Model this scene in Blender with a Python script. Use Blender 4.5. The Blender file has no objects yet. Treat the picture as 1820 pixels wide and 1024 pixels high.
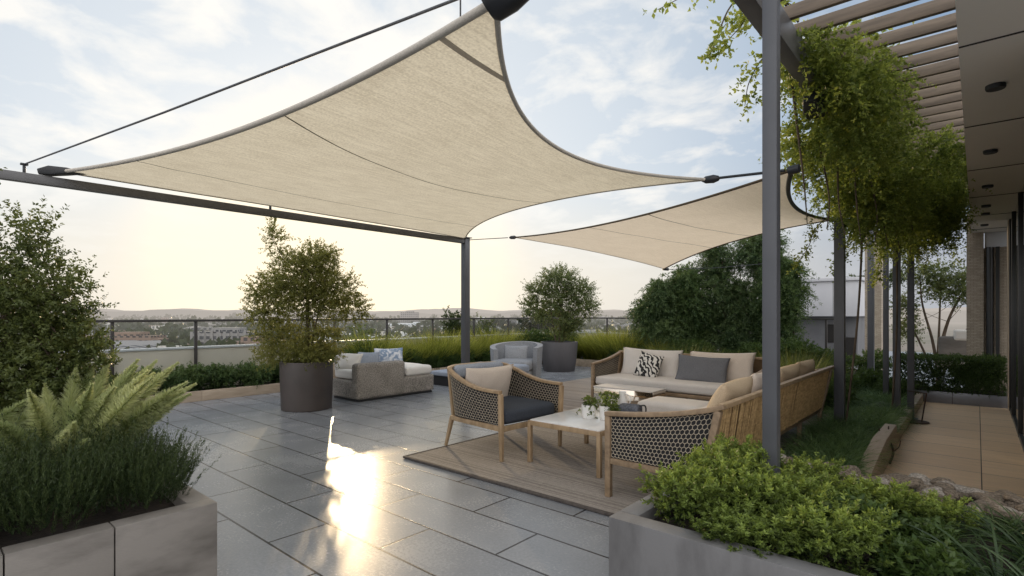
import bpy, bmesh, math, random
import numpy as np
from mathutils import Vector, Matrix, Euler

random.seed(11)
rng = np.random.default_rng(11)
sc = bpy.context.scene
COL = sc.collection
PI = math.pi
R = math.radians

# ------------------------------------------------------------------ materials
def new_mat(name):
    m = bpy.data.materials.new(name); m.use_nodes = True
    nt = m.node_tree; nt.nodes.clear()
    out = nt.nodes.new('ShaderNodeOutputMaterial')
    return m, nt, nt.nodes, nt.links, out

def N(nt, typ, **kw):
    n = nt.nodes.new(typ)
    for k, v in kw.items():
        if k.startswith('i_'):
            key = k[2:]
            key = int(key) if key.isdigit() else key.replace('_', ' ')
            n.inputs[key].default_value = v
        else:
            setattr(n, k, v)
    return n

def rgba(c): return (c[0], c[1], c[2], 1)

def ramp(nt, fac, stops):
    r = nt.nodes.new('ShaderNodeValToRGB')
    while len(r.color_ramp.elements) < len(stops): r.color_ramp.elements.new(.5)
    for e, (p, c) in zip(r.color_ramp.elements, stops):
        e.position = p; e.color = rgba(c) if len(c) == 3 else c
    nt.links.new(fac, r.inputs[0])
    return r

def surf(name, c1, c2=None, rough=.6, metal=0, scale=4, stretch=(1, 1, 1), rot=(0, 0, 0), detail=6, lo=.35, hi=.65,
         bump=0, bscale=None, rvar=0, spec=.5, coord='Object'):
    m, nt, nd, lk, out = new_mat(name)
    b = N(nt, 'ShaderNodeBsdfPrincipled', i_Roughness=rough, i_Metallic=metal)
    b.inputs['Specular IOR Level'].default_value = spec
    lk.new(b.outputs[0], out.inputs[0])
    if c2 is None: c2 = tuple(x * .8 for x in c1)
    tc = N(nt, 'ShaderNodeTexCoord'); mp = N(nt, 'ShaderNodeMapping')
    mp.inputs['Scale'].default_value = stretch; mp.inputs['Rotation'].default_value = rot
    lk.new(tc.outputs[coord], mp.inputs[0])
    nz = N(nt, 'ShaderNodeTexNoise', i_Scale=scale, i_Detail=detail, i_Roughness=.6)
    lk.new(mp.outputs[0], nz.inputs[0])
    r = ramp(nt, nz.outputs[0], [(lo, c2), (hi, c1)])
    lk.new(r.outputs[0], b.inputs['Base Color'])
    if rvar:
        rr = N(nt, 'ShaderNodeMapRange'); rr.inputs[3].default_value = rough - rvar; rr.inputs[4].default_value = rough + rvar
        lk.new(nz.outputs[0], rr.inputs[0]); lk.new(rr.outputs[0], b.inputs['Roughness'])
    if bump:
        n2 = N(nt, 'ShaderNodeTexNoise', i_Scale=bscale or scale * 6, i_Detail=4.0)
        lk.new(mp.outputs[0], n2.inputs[0])
        bp = N(nt, 'ShaderNodeBump', i_Strength=bump, i_Distance=.01)
        lk.new(n2.outputs[0], bp.inputs['Height']); lk.new(bp.outputs[0], b.inputs['Normal'])
    return m

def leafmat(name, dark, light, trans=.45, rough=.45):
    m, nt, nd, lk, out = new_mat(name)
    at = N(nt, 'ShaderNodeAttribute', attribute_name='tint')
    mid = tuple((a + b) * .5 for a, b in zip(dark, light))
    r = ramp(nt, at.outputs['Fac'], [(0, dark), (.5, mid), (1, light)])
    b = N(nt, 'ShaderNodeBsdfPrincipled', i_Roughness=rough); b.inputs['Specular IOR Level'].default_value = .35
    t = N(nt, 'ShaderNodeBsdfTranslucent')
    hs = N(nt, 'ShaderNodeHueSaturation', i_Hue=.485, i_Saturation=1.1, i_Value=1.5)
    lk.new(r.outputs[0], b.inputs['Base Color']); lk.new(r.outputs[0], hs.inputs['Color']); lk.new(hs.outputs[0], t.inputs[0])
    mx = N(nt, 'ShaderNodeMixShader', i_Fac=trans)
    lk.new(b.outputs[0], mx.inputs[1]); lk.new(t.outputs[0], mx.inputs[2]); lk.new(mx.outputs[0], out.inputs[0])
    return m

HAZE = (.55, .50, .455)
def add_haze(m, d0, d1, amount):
    """aerial haze painted into the material as a glow, by distance from the terrace"""
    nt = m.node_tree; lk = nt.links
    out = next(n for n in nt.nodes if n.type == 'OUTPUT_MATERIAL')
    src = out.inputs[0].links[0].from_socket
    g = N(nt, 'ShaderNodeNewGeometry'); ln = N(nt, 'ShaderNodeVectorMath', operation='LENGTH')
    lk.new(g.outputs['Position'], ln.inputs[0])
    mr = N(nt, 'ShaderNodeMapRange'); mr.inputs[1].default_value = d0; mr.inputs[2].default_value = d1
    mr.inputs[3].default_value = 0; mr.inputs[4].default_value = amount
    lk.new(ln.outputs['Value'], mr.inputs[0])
    em = N(nt, 'ShaderNodeEmission', i_Strength=1.0); em.inputs[0].default_value = rgba(HAZE)  # haze-coloured glow mixed over the surface in place of hazy air
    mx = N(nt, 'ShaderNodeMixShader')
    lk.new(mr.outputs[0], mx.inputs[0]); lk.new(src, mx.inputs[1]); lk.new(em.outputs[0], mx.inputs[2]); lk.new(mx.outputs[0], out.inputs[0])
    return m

def tiles(name, c1, c2, bw, rh, mortar, off, loc, rough, mcol=(.02, .02, .022), rotz=0, spec=.5, grain=(1, 1, 1), bump=.15, gscale=3, bias=0):
    m, nt, nd, lk, out = new_mat(name)
    b = N(nt, 'ShaderNodeBsdfPrincipled'); b.inputs['Specular IOR Level'].default_value = spec
    lk.new(b.outputs[0], out.inputs[0])
    tc = N(nt, 'ShaderNodeTexCoord'); mp = N(nt, 'ShaderNodeMapping'); mp.inputs['Location'].default_value = loc; mp.inputs['Rotation'].default_value = (0, 0, rotz)
    lk.new(tc.outputs['Object'], mp.inputs[0])
    br = N(nt, 'ShaderNodeTexBrick', offset=off, offset_frequency=2, squash=1)
    br.inputs['Color1'].default_value = (0, 0, 0, 1); br.inputs['Color2'].default_value = (1, 1, 1, 1); br.inputs['Mortar'].default_value = (.5, .5, .5, 1)
    br.inputs['Scale'].default_value = 1; br.inputs['Mortar Size'].default_value = mortar; br.inputs['Mortar Smooth'].default_value = .15
    br.inputs['Brick Width'].default_value = bw; br.inputs['Row Height'].default_value = rh; br.inputs['Bias'].default_value = bias
    lk.new(mp.outputs[0], br.inputs[0])
    mg = N(nt, 'ShaderNodeMapping'); mg.inputs['Scale'].default_value = grain
    lk.new(tc.outputs['Object'], mg.inputs[0])
    nz = N(nt, 'ShaderNodeTexNoise', i_Scale=gscale, i_Detail=9.0, i_Roughness=.55, i_Distortion=.0)
    lk.new(mg.outputs[0], nz.inputs[0])
    fine = N(nt, 'ShaderNodeTexNoise', i_Scale=52.0, i_Detail=7.0, i_Roughness=.7); lk.new(mg.outputs[0], fine.inputs[0])
    mixf = N(nt, 'ShaderNodeMath', operation='MULTIPLY_ADD'); mixf.inputs[1].default_value = .3
    lk.new(br.outputs['Color'], mixf.inputs[0]); lk.new(nz.outputs[0], mixf.inputs[2])
    m2 = N(nt, 'ShaderNodeMath', operation='MULTIPLY_ADD'); m2.inputs[1].default_value = 1.2
    lk.new(fine.outputs[0], m2.inputs[0]); lk.new(mixf.outputs[0], m2.inputs[2])
    m3 = N(nt, 'ShaderNodeMath', operation='MULTIPLY'); m3.inputs[1].default_value = .6; lk.new(m2.outputs[0], m3.inputs[0])
    r = ramp(nt, m3.outputs[0], [(.5, c2), (.96, c1)])
    mx = N(nt, 'ShaderNodeMix', data_type='RGBA'); mx.inputs[7].default_value = rgba(mcol)
    lk.new(br.outputs['Fac'], mx.inputs[0]); lk.new(r.outputs[0], mx.inputs[6]); lk.new(mx.outputs[2], b.inputs['Base Color'])
    rr = N(nt, 'ShaderNodeMapRange'); rr.inputs[1].default_value = .3; rr.inputs[2].default_value = .7
    rr.inputs[3].default_value = rough[0]; rr.inputs[4].default_value = rough[1]
    rm = N(nt, 'ShaderNodeMix', data_type='FLOAT'); rm.inputs[0].default_value = .5; lk.new(nz.outputs[0], rm.inputs[2]); lk.new(fine.outputs[0], rm.inputs[3])
    lk.new(rm.outputs[0], rr.inputs[0]); lk.new(rr.outputs[0], b.inputs['Roughness'])
    h = N(nt, 'ShaderNodeMath', operation='MULTIPLY_ADD'); h.inputs[1].default_value = -1.5
    lk.new(br.outputs['Fac'], h.inputs[0]); lk.new(fine.outputs[0], h.inputs[2])
    bp = N(nt, 'ShaderNodeBump', i_Strength=bump, i_Distance=.004)
    lk.new(h.outputs[0], bp.inputs['Height']); lk.new(bp.outputs[0], b.inputs['Normal'])
    return m

def strips(name, c1, c2, width, axis, rough=.7, bump=.5, gap=.08, gstretch=(1, 14, 1)):
    """narrow boards running along the other axis"""
    m, nt, nd, lk, out = new_mat(name)
    b = N(nt, 'ShaderNodeBsdfPrincipled', i_Roughness=rough); b.inputs['Specular IOR Level'].default_value = .3
    lk.new(b.outputs[0], out.inputs[0])
    tc = N(nt, 'ShaderNodeTexCoord'); sx = N(nt, 'ShaderNodeSeparateXYZ'); lk.new(tc.outputs['Object'], sx.inputs[0])
    dv = N(nt, 'ShaderNodeMath', operation='DIVIDE'); dv.inputs[1].default_value = width; lk.new(sx.outputs[axis], dv.inputs[0])
    fl = N(nt, 'ShaderNodeMath', operation='FLOOR'); lk.new(dv.outputs[0], fl.inputs[0])
    fr = N(nt, 'ShaderNodeMath', operation='FRACT'); lk.new(dv.outputs[0], fr.inputs[0])
    wn = N(nt, 'ShaderNodeTexWhiteNoise', noise_dimensions='1D'); lk.new(fl.outputs[0], wn.inputs['W'])
    mp = N(nt, 'ShaderNodeMapping'); mp.inputs['Scale'].default_value = gstretch; lk.new(tc.outputs['Object'], mp.inputs[0])
    nz = N(nt, 'ShaderNodeTexNoise', i_Scale=5.0, i_Detail=8.0, i_Roughness=.65); lk.new(mp.outputs[0], nz.inputs[0])
    ad = N(nt, 'ShaderNodeMath', operation='MULTIPLY_ADD'); ad.inputs[1].default_value = .4
    lk.new(wn.outputs['Value'], ad.inputs[0]); lk.new(nz.outputs[0], ad.inputs[2])
    r = ramp(nt, ad.outputs[0], [(.4, c2), (1.0, c1)])
    lt = N(nt, 'ShaderNodeMath', operation='LESS_THAN'); lt.inputs[1].default_value = gap; lk.new(fr.outputs[0], lt.inputs[0])
    mx = N(nt, 'ShaderNodeMix', data_type='RGBA'); mx.inputs[7].default_value = rgba(tuple(x * (.25 if width > .04 else .6) for x in c2))
    lk.new(lt.outputs[0], mx.inputs[0]); lk.new(r.outputs[0], mx.inputs[6]); lk.new(mx.outputs[2], b.inputs['Base Color'])
    h = N(nt, 'ShaderNodeMath', operation='SUBTRACT'); lk.new(nz.outputs[0], h.inputs[0]); lk.new(lt.outputs[0], h.inputs[1])
    bp = N(nt, 'ShaderNodeBump', i_Strength=bump, i_Distance=.004); lk.new(h.outputs[0], bp.inputs['Height']); lk.new(bp.outputs[0], b.inputs['Normal'])
    return m

def fabric(name, c1, c2, weave=250, trans=0, streak=0, rough=.85, bump=.25, tcol=None):
    m, nt, nd, lk, out = new_mat(name)
    b = N(nt, 'ShaderNodeBsdfPrincipled', i_Roughness=rough); b.inputs['Specular IOR Level'].default_value = .15
    tc = N(nt, 'ShaderNodeTexCoord')
    mp = N(nt, 'ShaderNodeMapping'); mp.inputs['Scale'].default_value = (1, 1, 1.0)
    lk.new(tc.outputs['Object'], mp.inputs[0])
    nz = N(nt, 'ShaderNodeTexNoise', i_Scale=float(weave), i_Detail=2.0); lk.new(mp.outputs[0], nz.inputs[0])
    big = N(nt, 'ShaderNodeTexNoise', i_Scale=3.0, i_Detail=4.0); lk.new(mp.outputs[0], big.inputs[0])
    a = N(nt, 'ShaderNodeMath', operation='MULTIPLY_ADD'); a.inputs[1].default_value = .35
    lk.new(big.outputs[0], a.inputs[0]); lk.new(nz.outputs[0], a.inputs[2])
    src = a.outputs[0]
    if streak:
        ms = N(nt, 'ShaderNodeMapping'); ms.inputs['Scale'].default_value = (18, 1.6, 2); ms.inputs['Rotation'].default_value = (0, 0, .35)
        lk.new(tc.outputs['Object'], ms.inputs[0])
        s1 = N(nt, 'ShaderNodeTexNoise', i_Scale=2.2, i_Detail=7.0, i_Roughness=.7); lk.new(ms.outputs[0], s1.inputs[0])
        a2 = N(nt, 'ShaderNodeMath', operation='MULTIPLY_ADD'); a2.inputs[1].default_value = streak
        lk.new(s1.outputs[0], a2.inputs[0]); lk.new(src, a2.inputs[2])
        s2 = N(nt, 'ShaderNodeMath', operation='SUBTRACT'); s2.inputs[1].default_value = streak * .5; lk.new(a2.outputs[0], s2.inputs[0])
        src = s2.outputs[0]
    r = ramp(nt, src, [(.45, c2), (.9, c1)])
    lk.new(r.outputs[0], b.inputs['Base Color'])
    bp = N(nt, 'ShaderNodeBump', i_Strength=bump, i_Distance=.002); lk.new(nz.outputs[0], bp.inputs['Height']); lk.new(bp.outputs[0], b.inputs['Normal'])
    if trans:
        t = N(nt, 'ShaderNodeBsdfTranslucent')
        if tcol:
            mm = N(nt, 'ShaderNodeMix', data_type='RGBA', blend_type='MULTIPLY'); mm.inputs[0].default_value = 1; mm.inputs[7].default_value = rgba(tcol)
            lk.new(r.outputs[0], mm.inputs[6]); lk.new(mm.outputs[2], t.inputs[0])
        else:
            lk.new(r.outputs[0], t.inputs[0])
        mx = N(nt, 'ShaderNodeMixShader', i_Fac=trans)
        lk.new(b.outputs[0], mx.inputs[1]); lk.new(t.outputs[0], mx.inputs[2]); lk.new(mx.outputs[0], out.inputs[0])
    else:
        lk.new(b.outputs[0], out.inputs[0])
    return m

def glassmat(name, tint=(1, 1, 1), refl=.12, rough=.02):
    m, nt, nd, lk, out = new_mat(name)
    t = N(nt, 'ShaderNodeBsdfTransparent'); t.inputs[0].default_value = rgba(tint)
    g = N(nt, 'ShaderNodeBsdfGlossy', i_Roughness=rough)
    f = N(nt, 'ShaderNodeFresnel', i_IOR=1.45)
    mu = N(nt, 'ShaderNodeMath', operation='MULTIPLY'); mu.inputs[1].default_value = refl * 8; mu.use_clamp = True
    lk.new(f.outputs[0], mu.inputs[0])
    mx = N(nt, 'ShaderNodeMixShader'); lk.new(mu.outputs[0], mx.inputs[0]); lk.new(t.outputs[0], mx.inputs[1]); lk.new(g.outputs[0], mx.inputs[2]); lk.new(mx.outputs[0], out.inputs[0])
    return m

M = {}
M['patio'] = tiles('patio_stone', (.29, .303, .32), (.155, .167, .184), 1.25, .427, .0085, .5, (.4, -.745, 0), (.21, .31), spec=.3, gscale=1.6, bump=.22)
M['path'] = tiles('path_planks', (.88, .64, .41), (.64, .45, .28), 1.22, .6, .004, .0, (1.19, -.12, 0), (.4, .6), mcol=(.03, .02, .015), grain=(1, 7, 1), gscale=2.0, spec=.4)
M['rug'] = strips('rug_weave', (.36, .322, .285), (.18, .158, .138), .019, 1, rough=.9, bump=.4, gap=.24, gstretch=(5, 8, 1))
M['rug_edge'] = surf('rug_edge', (.10, .085, .075), (.06, .05, .045), rough=.9, scale=30)
M['deck'] = strips('deck_boards', (.42, .34, .27), (.2, .16, .13), .11, 1, rough=.5, bump=.5, gap=.07, gstretch=(2, 16, 1))
M['metal'] = surf('grey_powdercoat', (.085, .088, .098), (.07, .073, .082), rough=.42, scale=3, bump=.04, bscale=500)
M['metal_beam'] = surf('sail_frame_paint', (.12, .118, .12), (.095, .093, .095), rough=.4, scale=3, bump=.04, bscale=400)
M['black'] = surf('black_fitting', (.02, .022, .025), (.014, .015, .018), rough=.45, scale=8)
M['cable'] = surf('steel_cable', (.12, .12, .125), (.08, .08, .085), rough=.6, metal=0, scale=40)
M['sail'] = fabric('sail_cloth', (.90, .83, .69), (.67, .60, .48), weave=70, trans=.58, streak=1.1, bump=.15, tcol=(1.0, .94, .82))
M['sail_far'] = fabric('sail_cloth_pale', (.92, .83, .70), (.76, .67, .54), weave=80, trans=.58, streak=.7, bump=.15, tcol=(1.0, .93, .83))
M['hem'] = fabric('sail_hem', (.60, .55, .48), (.48, .44, .38), weave=90)
M['seam'] = fabric('sail_seam', (.13, .095, .06), (.08, .06, .04), weave=90)
M['seam_grey'] = fabric('sail_band', (.46, .43, .40), (.38, .355, .33), weave=90, trans=.4)
M['stone_warm'] = surf('travertine', (.20, .182, .162), (.105, .094, .082), rough=.55, scale=1.8, stretch=(1, 1.3, 3.6), rot=(-.62, 0, 0), detail=11, lo=.3, hi=.56, bump=.12, bscale=40, rvar=.1)
M['stone_grey'] = surf('grey_stone', (.165, .161, .16), (.085, .081, .08), rough=.5, scale=1.5, stretch=(3.4, 1, 1.2), rot=(0, .6, 0), detail=11, lo=.28, hi=.55, bump=.1, bscale=50, rvar=.1)
M['joint'] = surf('joint', (.06, .05, .045), rough=.9)
M['kerb'] = surf('kerb_stone', (.46, .37, .28), (.32, .25, .18), rough=.6, scale=2, stretch=(4, 1, 6), bump=.15, bscale=40)
M['soil'] = surf('soil', (.035, .024, .016), (.012, .009, .006), rough=1, scale=25, bump=1, bscale=60)
M['white_wall'] = surf('white_render', (.90, .80, .68), (.85, .75, .63), rough=.8, scale=1.2, bump=.1, bscale=120)
M['white_cap'] = surf('white_cap', (.82, .82, .83), (.74, .74, .75), rough=.5, scale=2)
M['rail'] = surf('rail_metal', (.035, .031, .029), (.025, .022, .021), rough=.45, scale=4)
M['glass'] = glassmat('rail_glass', (.9, .92, .92), .07)
M['pot'] = surf('pot_bronze', (.062, .05, .045), (.045, .037, .034), rough=.5, scale=3, bump=.05, bscale=200, rvar=.08)
M['pot2'] = surf('pot_grey', (.085, .08, .085), (.06, .057, .06), rough=.6, scale=3, stretch=(1, 1, .2), bump=.1, bscale=80)
M['wood'] = surf('teak', (.42, .30, .18), (.27, .185, .105), rough=.5, scale=3, stretch=(6, 6, 1.5), detail=8, bump=.1, bscale=40)
M['wood_grey'] = surf('teak_weathered', (.33, .235, .145), (.21, .145, .088), rough=.55, scale=3, stretch=(2, 6, 6), detail=8, bump=.12, bscale=40)
M['wood_slat'] = surf('pergola_timber', (.27, .21, .155), (.155, .12, .09), rough=.65, scale=2, stretch=(1, 9, 9), detail=8, bump=.15, bscale=20)
M['weave_dark'] = surf('dark_webbing', (.012, .012, .013), (.006, .006, .007), rough=.8, scale=60)
M['cord'] = surf('pale_cord', (.52, .45, .35), (.40, .34, .26), rough=.7, scale=60)
M['rope'] = surf('rope_tan', (.66, .45, .22), (.40, .26, .115), rough=.75, scale=14, stretch=(1, 1, 3), bump=.3, bscale=120)
M['rope_back'] = surf('rope_shadow', (.16, .10, .045), (.09, .055, .025), rough=.9)
M['navy'] = fabric('navy_cloth', (.07, .08, .10), (.035, .041, .052), weave=160)
M['beige'] = fabric('beige_cloth', (.70, .62, .54), (.57, .49, .42), weave=170)
M['beige_warm'] = fabric('warm_beige_cloth', (.62, .49, .34), (.47, .36, .24), weave=170)
M['pale'] = fabric('pale_cloth', (.70, .665, .63), (.58, .545, .51), weave=170)
M['white_cloth'] = fabric('white_cloth', (.80, .77, .72), (.70, .67, .62), weave=150)
M['grey_cloth'] = fabric('grey_cloth', (.20, .205, .225), (.115, .12, .13), weave=170)
M['blue_grey'] = fabric('blue_grey_cloth', (.37, .41, .48), (.24, .27, .32), weave=110)
M['lounge'] = fabric('lounge_cloth', (.33, .34, .355), (.20, .207, .22), weave=90)
M['tweed'] = fabric('tweed', (.42, .385, .34), (.12, .108, .095), weave=55, bump=.6)
M['white_top'] = surf('white_stone_top', (.74, .74, .74), (.66, .66, .665), rough=.22, scale=2.5, detail=8)
M['mirror'] = surf('polished_bronze', (.72, .64, .54), (.66, .58, .49), rough=.06, metal=1, scale=1)
M['ceramic'] = surf('white_ceramic', (.8, .79, .77), (.74, .73, .71), rough=.3, scale=4)
M['basket'] = fabric('slate_weave', (.17, .185, .22), (.05, .055, .07), weave=45, bump=.8)
M['rock'] = surf('rock', (.26, .205, .15), (.07, .055, .04), rough=.95, scale=9, detail=12, bump=1.0, bscale=18)
M['rock_pale'] = surf('rock_pale', (.44, .39, .33), (.17, .145, .12), rough=.95, scale=8, detail=12, bump=1.0, bscale=20)
M['bark'] = surf('bark', (.13, .095, .065), (.06, .045, .03), rough=.9, scale=10, stretch=(1, 1, .25), bump=.6, bscale=40)
M['twig'] = surf('twig', (.07, .035, .02), (.04, .02, .012), rough=.8, scale=20)
M['soffit'] = surf('soffit_plaster', (.90, .85, .78), (.87, .82, .75), rough=.7, scale=.8)
M['roof'] = surf('roof_edge', (.30, .28, .26), (.25, .235, .22), rough=.6, scale=1)
M['frame_dark'] = surf('window_frame', (.022, .023, .025), (.016, .017, .018), rough=.35, scale=3)
M['frame_gold'] = surf('champagne_frame', (.55, .45, .33), (.45, .36, .26), rough=.35, metal=.5, scale=3)
M['window'] = surf('window_glass', (.02, .028, .026), (.012, .017, .016), rough=.03, scale=.7, spec=.8)
M['pav_white'] = surf('pavilion_white', (.62, .62, .64), (.55, .55, .57), rough=.6, scale=1)
M['pav_grey'] = surf('pavilion_grey', (.17, .17, .175), (.13, .13, .135), rough=.7, scale=1.5)
M['dark_void'] = surf('dark_opening', (.015, .012, .01), rough=.6)
M['zinc'] = surf('zinc_planter', (.20, .205, .225), (.14, .145, .16), rough=.35, metal=.5, scale=1.5)
M['stonebrick'] = tiles('stone_cladding', (.52, .44, .34), (.30, .245, .185), .09, .028, .0025, .5, (0, 0, 0), (.6, .8), mcol=(.2, .16, .12), bump=.8, gscale=5)
# the cladding runs up vertical faces: brick rows follow height
_nt = M['stonebrick'].node_tree
for n in _nt.nodes:
    if n.type == 'MAPPING' and n.outputs[0].links and n.outputs[0].links[0].to_node.type == 'TEX_BRICK':
        n.inputs['Rotation'].default_value = (PI / 2, 0, 0)

def stripe_cushion():
    m, nt, nd, lk, out = new_mat('black_white_print')
    b = N(nt, 'ShaderNodeBsdfPrincipled', i_Roughness=.85); lk.new(b.outputs[0], out.inputs[0])
    tc = N(nt, 'ShaderNodeTexCoord')
    w = N(nt, 'ShaderNodeTexWave', wave_type='BANDS', bands_direction='DIAGONAL', i_Scale=6.0, i_Distortion=9.0, i_Detail=2.0); w.inputs['Detail Scale'].default_value = 1.6
    lk.new(tc.outputs['Object'], w.inputs[0])
    r = ramp(nt, w.outputs[0], [(.46, (.018, .018, .02)), (.52, (.66, .64, .60))])
    lk.new(r.outputs[0], b.inputs['Base Color'])
    return m
M['print'] = stripe_cushion()
def blueprint_cushion():
    m, nt, nd, lk, out = new_mat('blue_white_print')
    b = N(nt, 'ShaderNodeBsdfPrincipled', i_Roughness=.85); lk.new(b.outputs[0], out.inputs[0])
    tc = N(nt, 'ShaderNodeTexCoord')
    w = N(nt, 'ShaderNodeTexNoise', i_Scale=9.0, i_Detail=3.0, i_Distortion=1.5); lk.new(tc.outputs['Object'], w.inputs[0])
    r = ramp(nt, w.outputs[0], [(.42, (.22, .30, .42)), (.55, (.68, .70, .74))])
    lk.new(r.outputs[0], b.inputs['Base Color'])
    return m
M['blueprint'] = blueprint_cushion()

M['leaf_olive'] = leafmat('leaf_olive', (0.1070, 0.1265, 0.0350), (0.3305, 0.3209, 0.0972), .5)
M['leaf_tree2'] = leafmat('leaf_grey_green', (0.0768, 0.1111, 0.0428), (0.2220, 0.2562, 0.0939), .45)
M['leaf_dark'] = leafmat('leaf_dark', (0.0325, 0.0715, 0.0260), (0.1560, 0.2145, 0.0715), .4)
M['leaf_willow'] = leafmat('leaf_willow', (0.0356, 0.0745, 0.0324), (0.1620, 0.2188, 0.0810), .4)
M['leaf_left'] = leafmat('leaf_shrub', (0.0489, 0.0734, 0.0244), (0.1747, 0.2009, 0.0612), .4)
M['leaf_vine'] = leafmat('leaf_vine', (0.1063, 0.1596, 0.0383), (0.4250, 0.4780, 0.1275), .55)
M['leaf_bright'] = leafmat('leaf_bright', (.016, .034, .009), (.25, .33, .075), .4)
M['leaf_rose'] = leafmat('leaf_rosemary', (0.0211, 0.0401, 0.0148), (0.0738, 0.1001, 0.0337), .35)
M['leaf_fern'] = leafmat('leaf_fern', (0.2070, 0.2760, 0.1104), (0.5796, 0.6000, 0.3450), .55)
M['leaf_grass'] = leafmat('leaf_tall_grass', (.075, .11, .02), (.42, .43, .10), .5)
M['leaf_reed'] = leafmat('leaf_green_grass', (.05, .08, .018), (.22, .24, .07), .45)
M['leaf_mondo'] = leafmat('leaf_mondo', (0.0450, 0.0945, 0.0360), (0.1688, 0.2587, 0.0900), .35)
M['leaf_strap'] = leafmat('leaf_strap', (.02, .042, .018), (.085, .135, .05), .35)
M['leaf_hedge'] = leafmat('leaf_hedge', (0.0297, 0.0607, 0.0162), (0.1013, 0.1553, 0.0405), .4)
M['leaf_red'] = leafmat('leaf_red', (.12, .035, .02), (.25, .08, .04), .4)
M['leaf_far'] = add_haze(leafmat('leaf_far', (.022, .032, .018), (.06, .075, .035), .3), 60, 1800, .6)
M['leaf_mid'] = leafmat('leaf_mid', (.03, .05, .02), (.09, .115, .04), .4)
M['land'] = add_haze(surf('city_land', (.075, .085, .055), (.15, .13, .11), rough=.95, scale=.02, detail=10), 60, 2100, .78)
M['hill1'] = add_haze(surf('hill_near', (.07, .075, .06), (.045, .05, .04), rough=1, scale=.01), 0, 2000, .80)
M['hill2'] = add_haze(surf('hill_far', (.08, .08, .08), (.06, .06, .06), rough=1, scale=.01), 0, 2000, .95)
def citymat(name, c, c2):
    m, nt, nd, lk, out = new_mat(name)
    b = N(nt, 'ShaderNodeBsdfPrincipled', i_Roughness=.8); lk.new(b.outputs[0], out.inputs[0])
    tc = N(nt, 'ShaderNodeTexCoord'); sx = N(nt, 'ShaderNodeSeparateXYZ'); lk.new(tc.outputs['Object'], sx.inputs[0])
    ad = N(nt, 'ShaderNodeMath', operation='ADD'); lk.new(sx.outputs[0], ad.inputs[0]); lk.new(sx.outputs[1], ad.inputs[1])
    cb = N(nt, 'ShaderNodeCombineXYZ'); lk.new(ad.outputs[0], cb.inputs[0]); lk.new(sx.outputs[2], cb.inputs[1])
    br = N(nt, 'ShaderNodeTexBrick', offset=0); br.inputs['Scale'].default_value = 1
    br.inputs['Color1'].default_value = rgba(c2); br.inputs['Color2'].default_value = rgba(tuple(x * .6 for x in c2)); br.inputs['Mortar'].default_value = rgba(c)
    br.inputs['Brick Width'].default_value = 3.2; br.inputs['Row Height'].default_value = 3.1; br.inputs['Mortar Size'].default_value = .75
    lk.new(cb.outputs[0], br.inputs[0]); lk.new(br.outputs[0], b.inputs['Base Color'])
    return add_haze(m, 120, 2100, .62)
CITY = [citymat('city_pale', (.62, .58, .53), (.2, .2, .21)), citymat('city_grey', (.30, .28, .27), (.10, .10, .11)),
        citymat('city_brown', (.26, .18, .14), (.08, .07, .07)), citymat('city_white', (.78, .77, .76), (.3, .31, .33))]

# ------------------------------------------------------------------ object helpers
def thing(name, label, cat, loc=(0, 0, 0), rz=0, group=None):
    o = bpy.data.objects.new(name, None); COL.objects.link(o)
    o.empty_display_size = .1
    o.location = loc; o.rotation_euler = (0, 0, rz)
    return tag(o, label, cat, group)

def tag(o, label=None, cat=None, group=None, kind=None):
    if label: o['label'] = label
    if cat: o['category'] = cat
    if group: o['group'] = group
    if kind: o['kind'] = kind
    return o

def link(name, me, mat, parent=None, loc=None):
    o = bpy.data.objects.new(name, me); COL.objects.link(o)
    if mat is not None: me.materials.append(mat)
    if parent is not None: o.parent = parent
    if loc is not None: o.location = loc
    return o

def copy_tree(o, parent=None):
    c = o.copy(); COL.objects.link(c); c.parent = parent
    for ch in o.children: copy_tree(ch, c)
    return c

def V(*a): return Vector(a)

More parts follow.
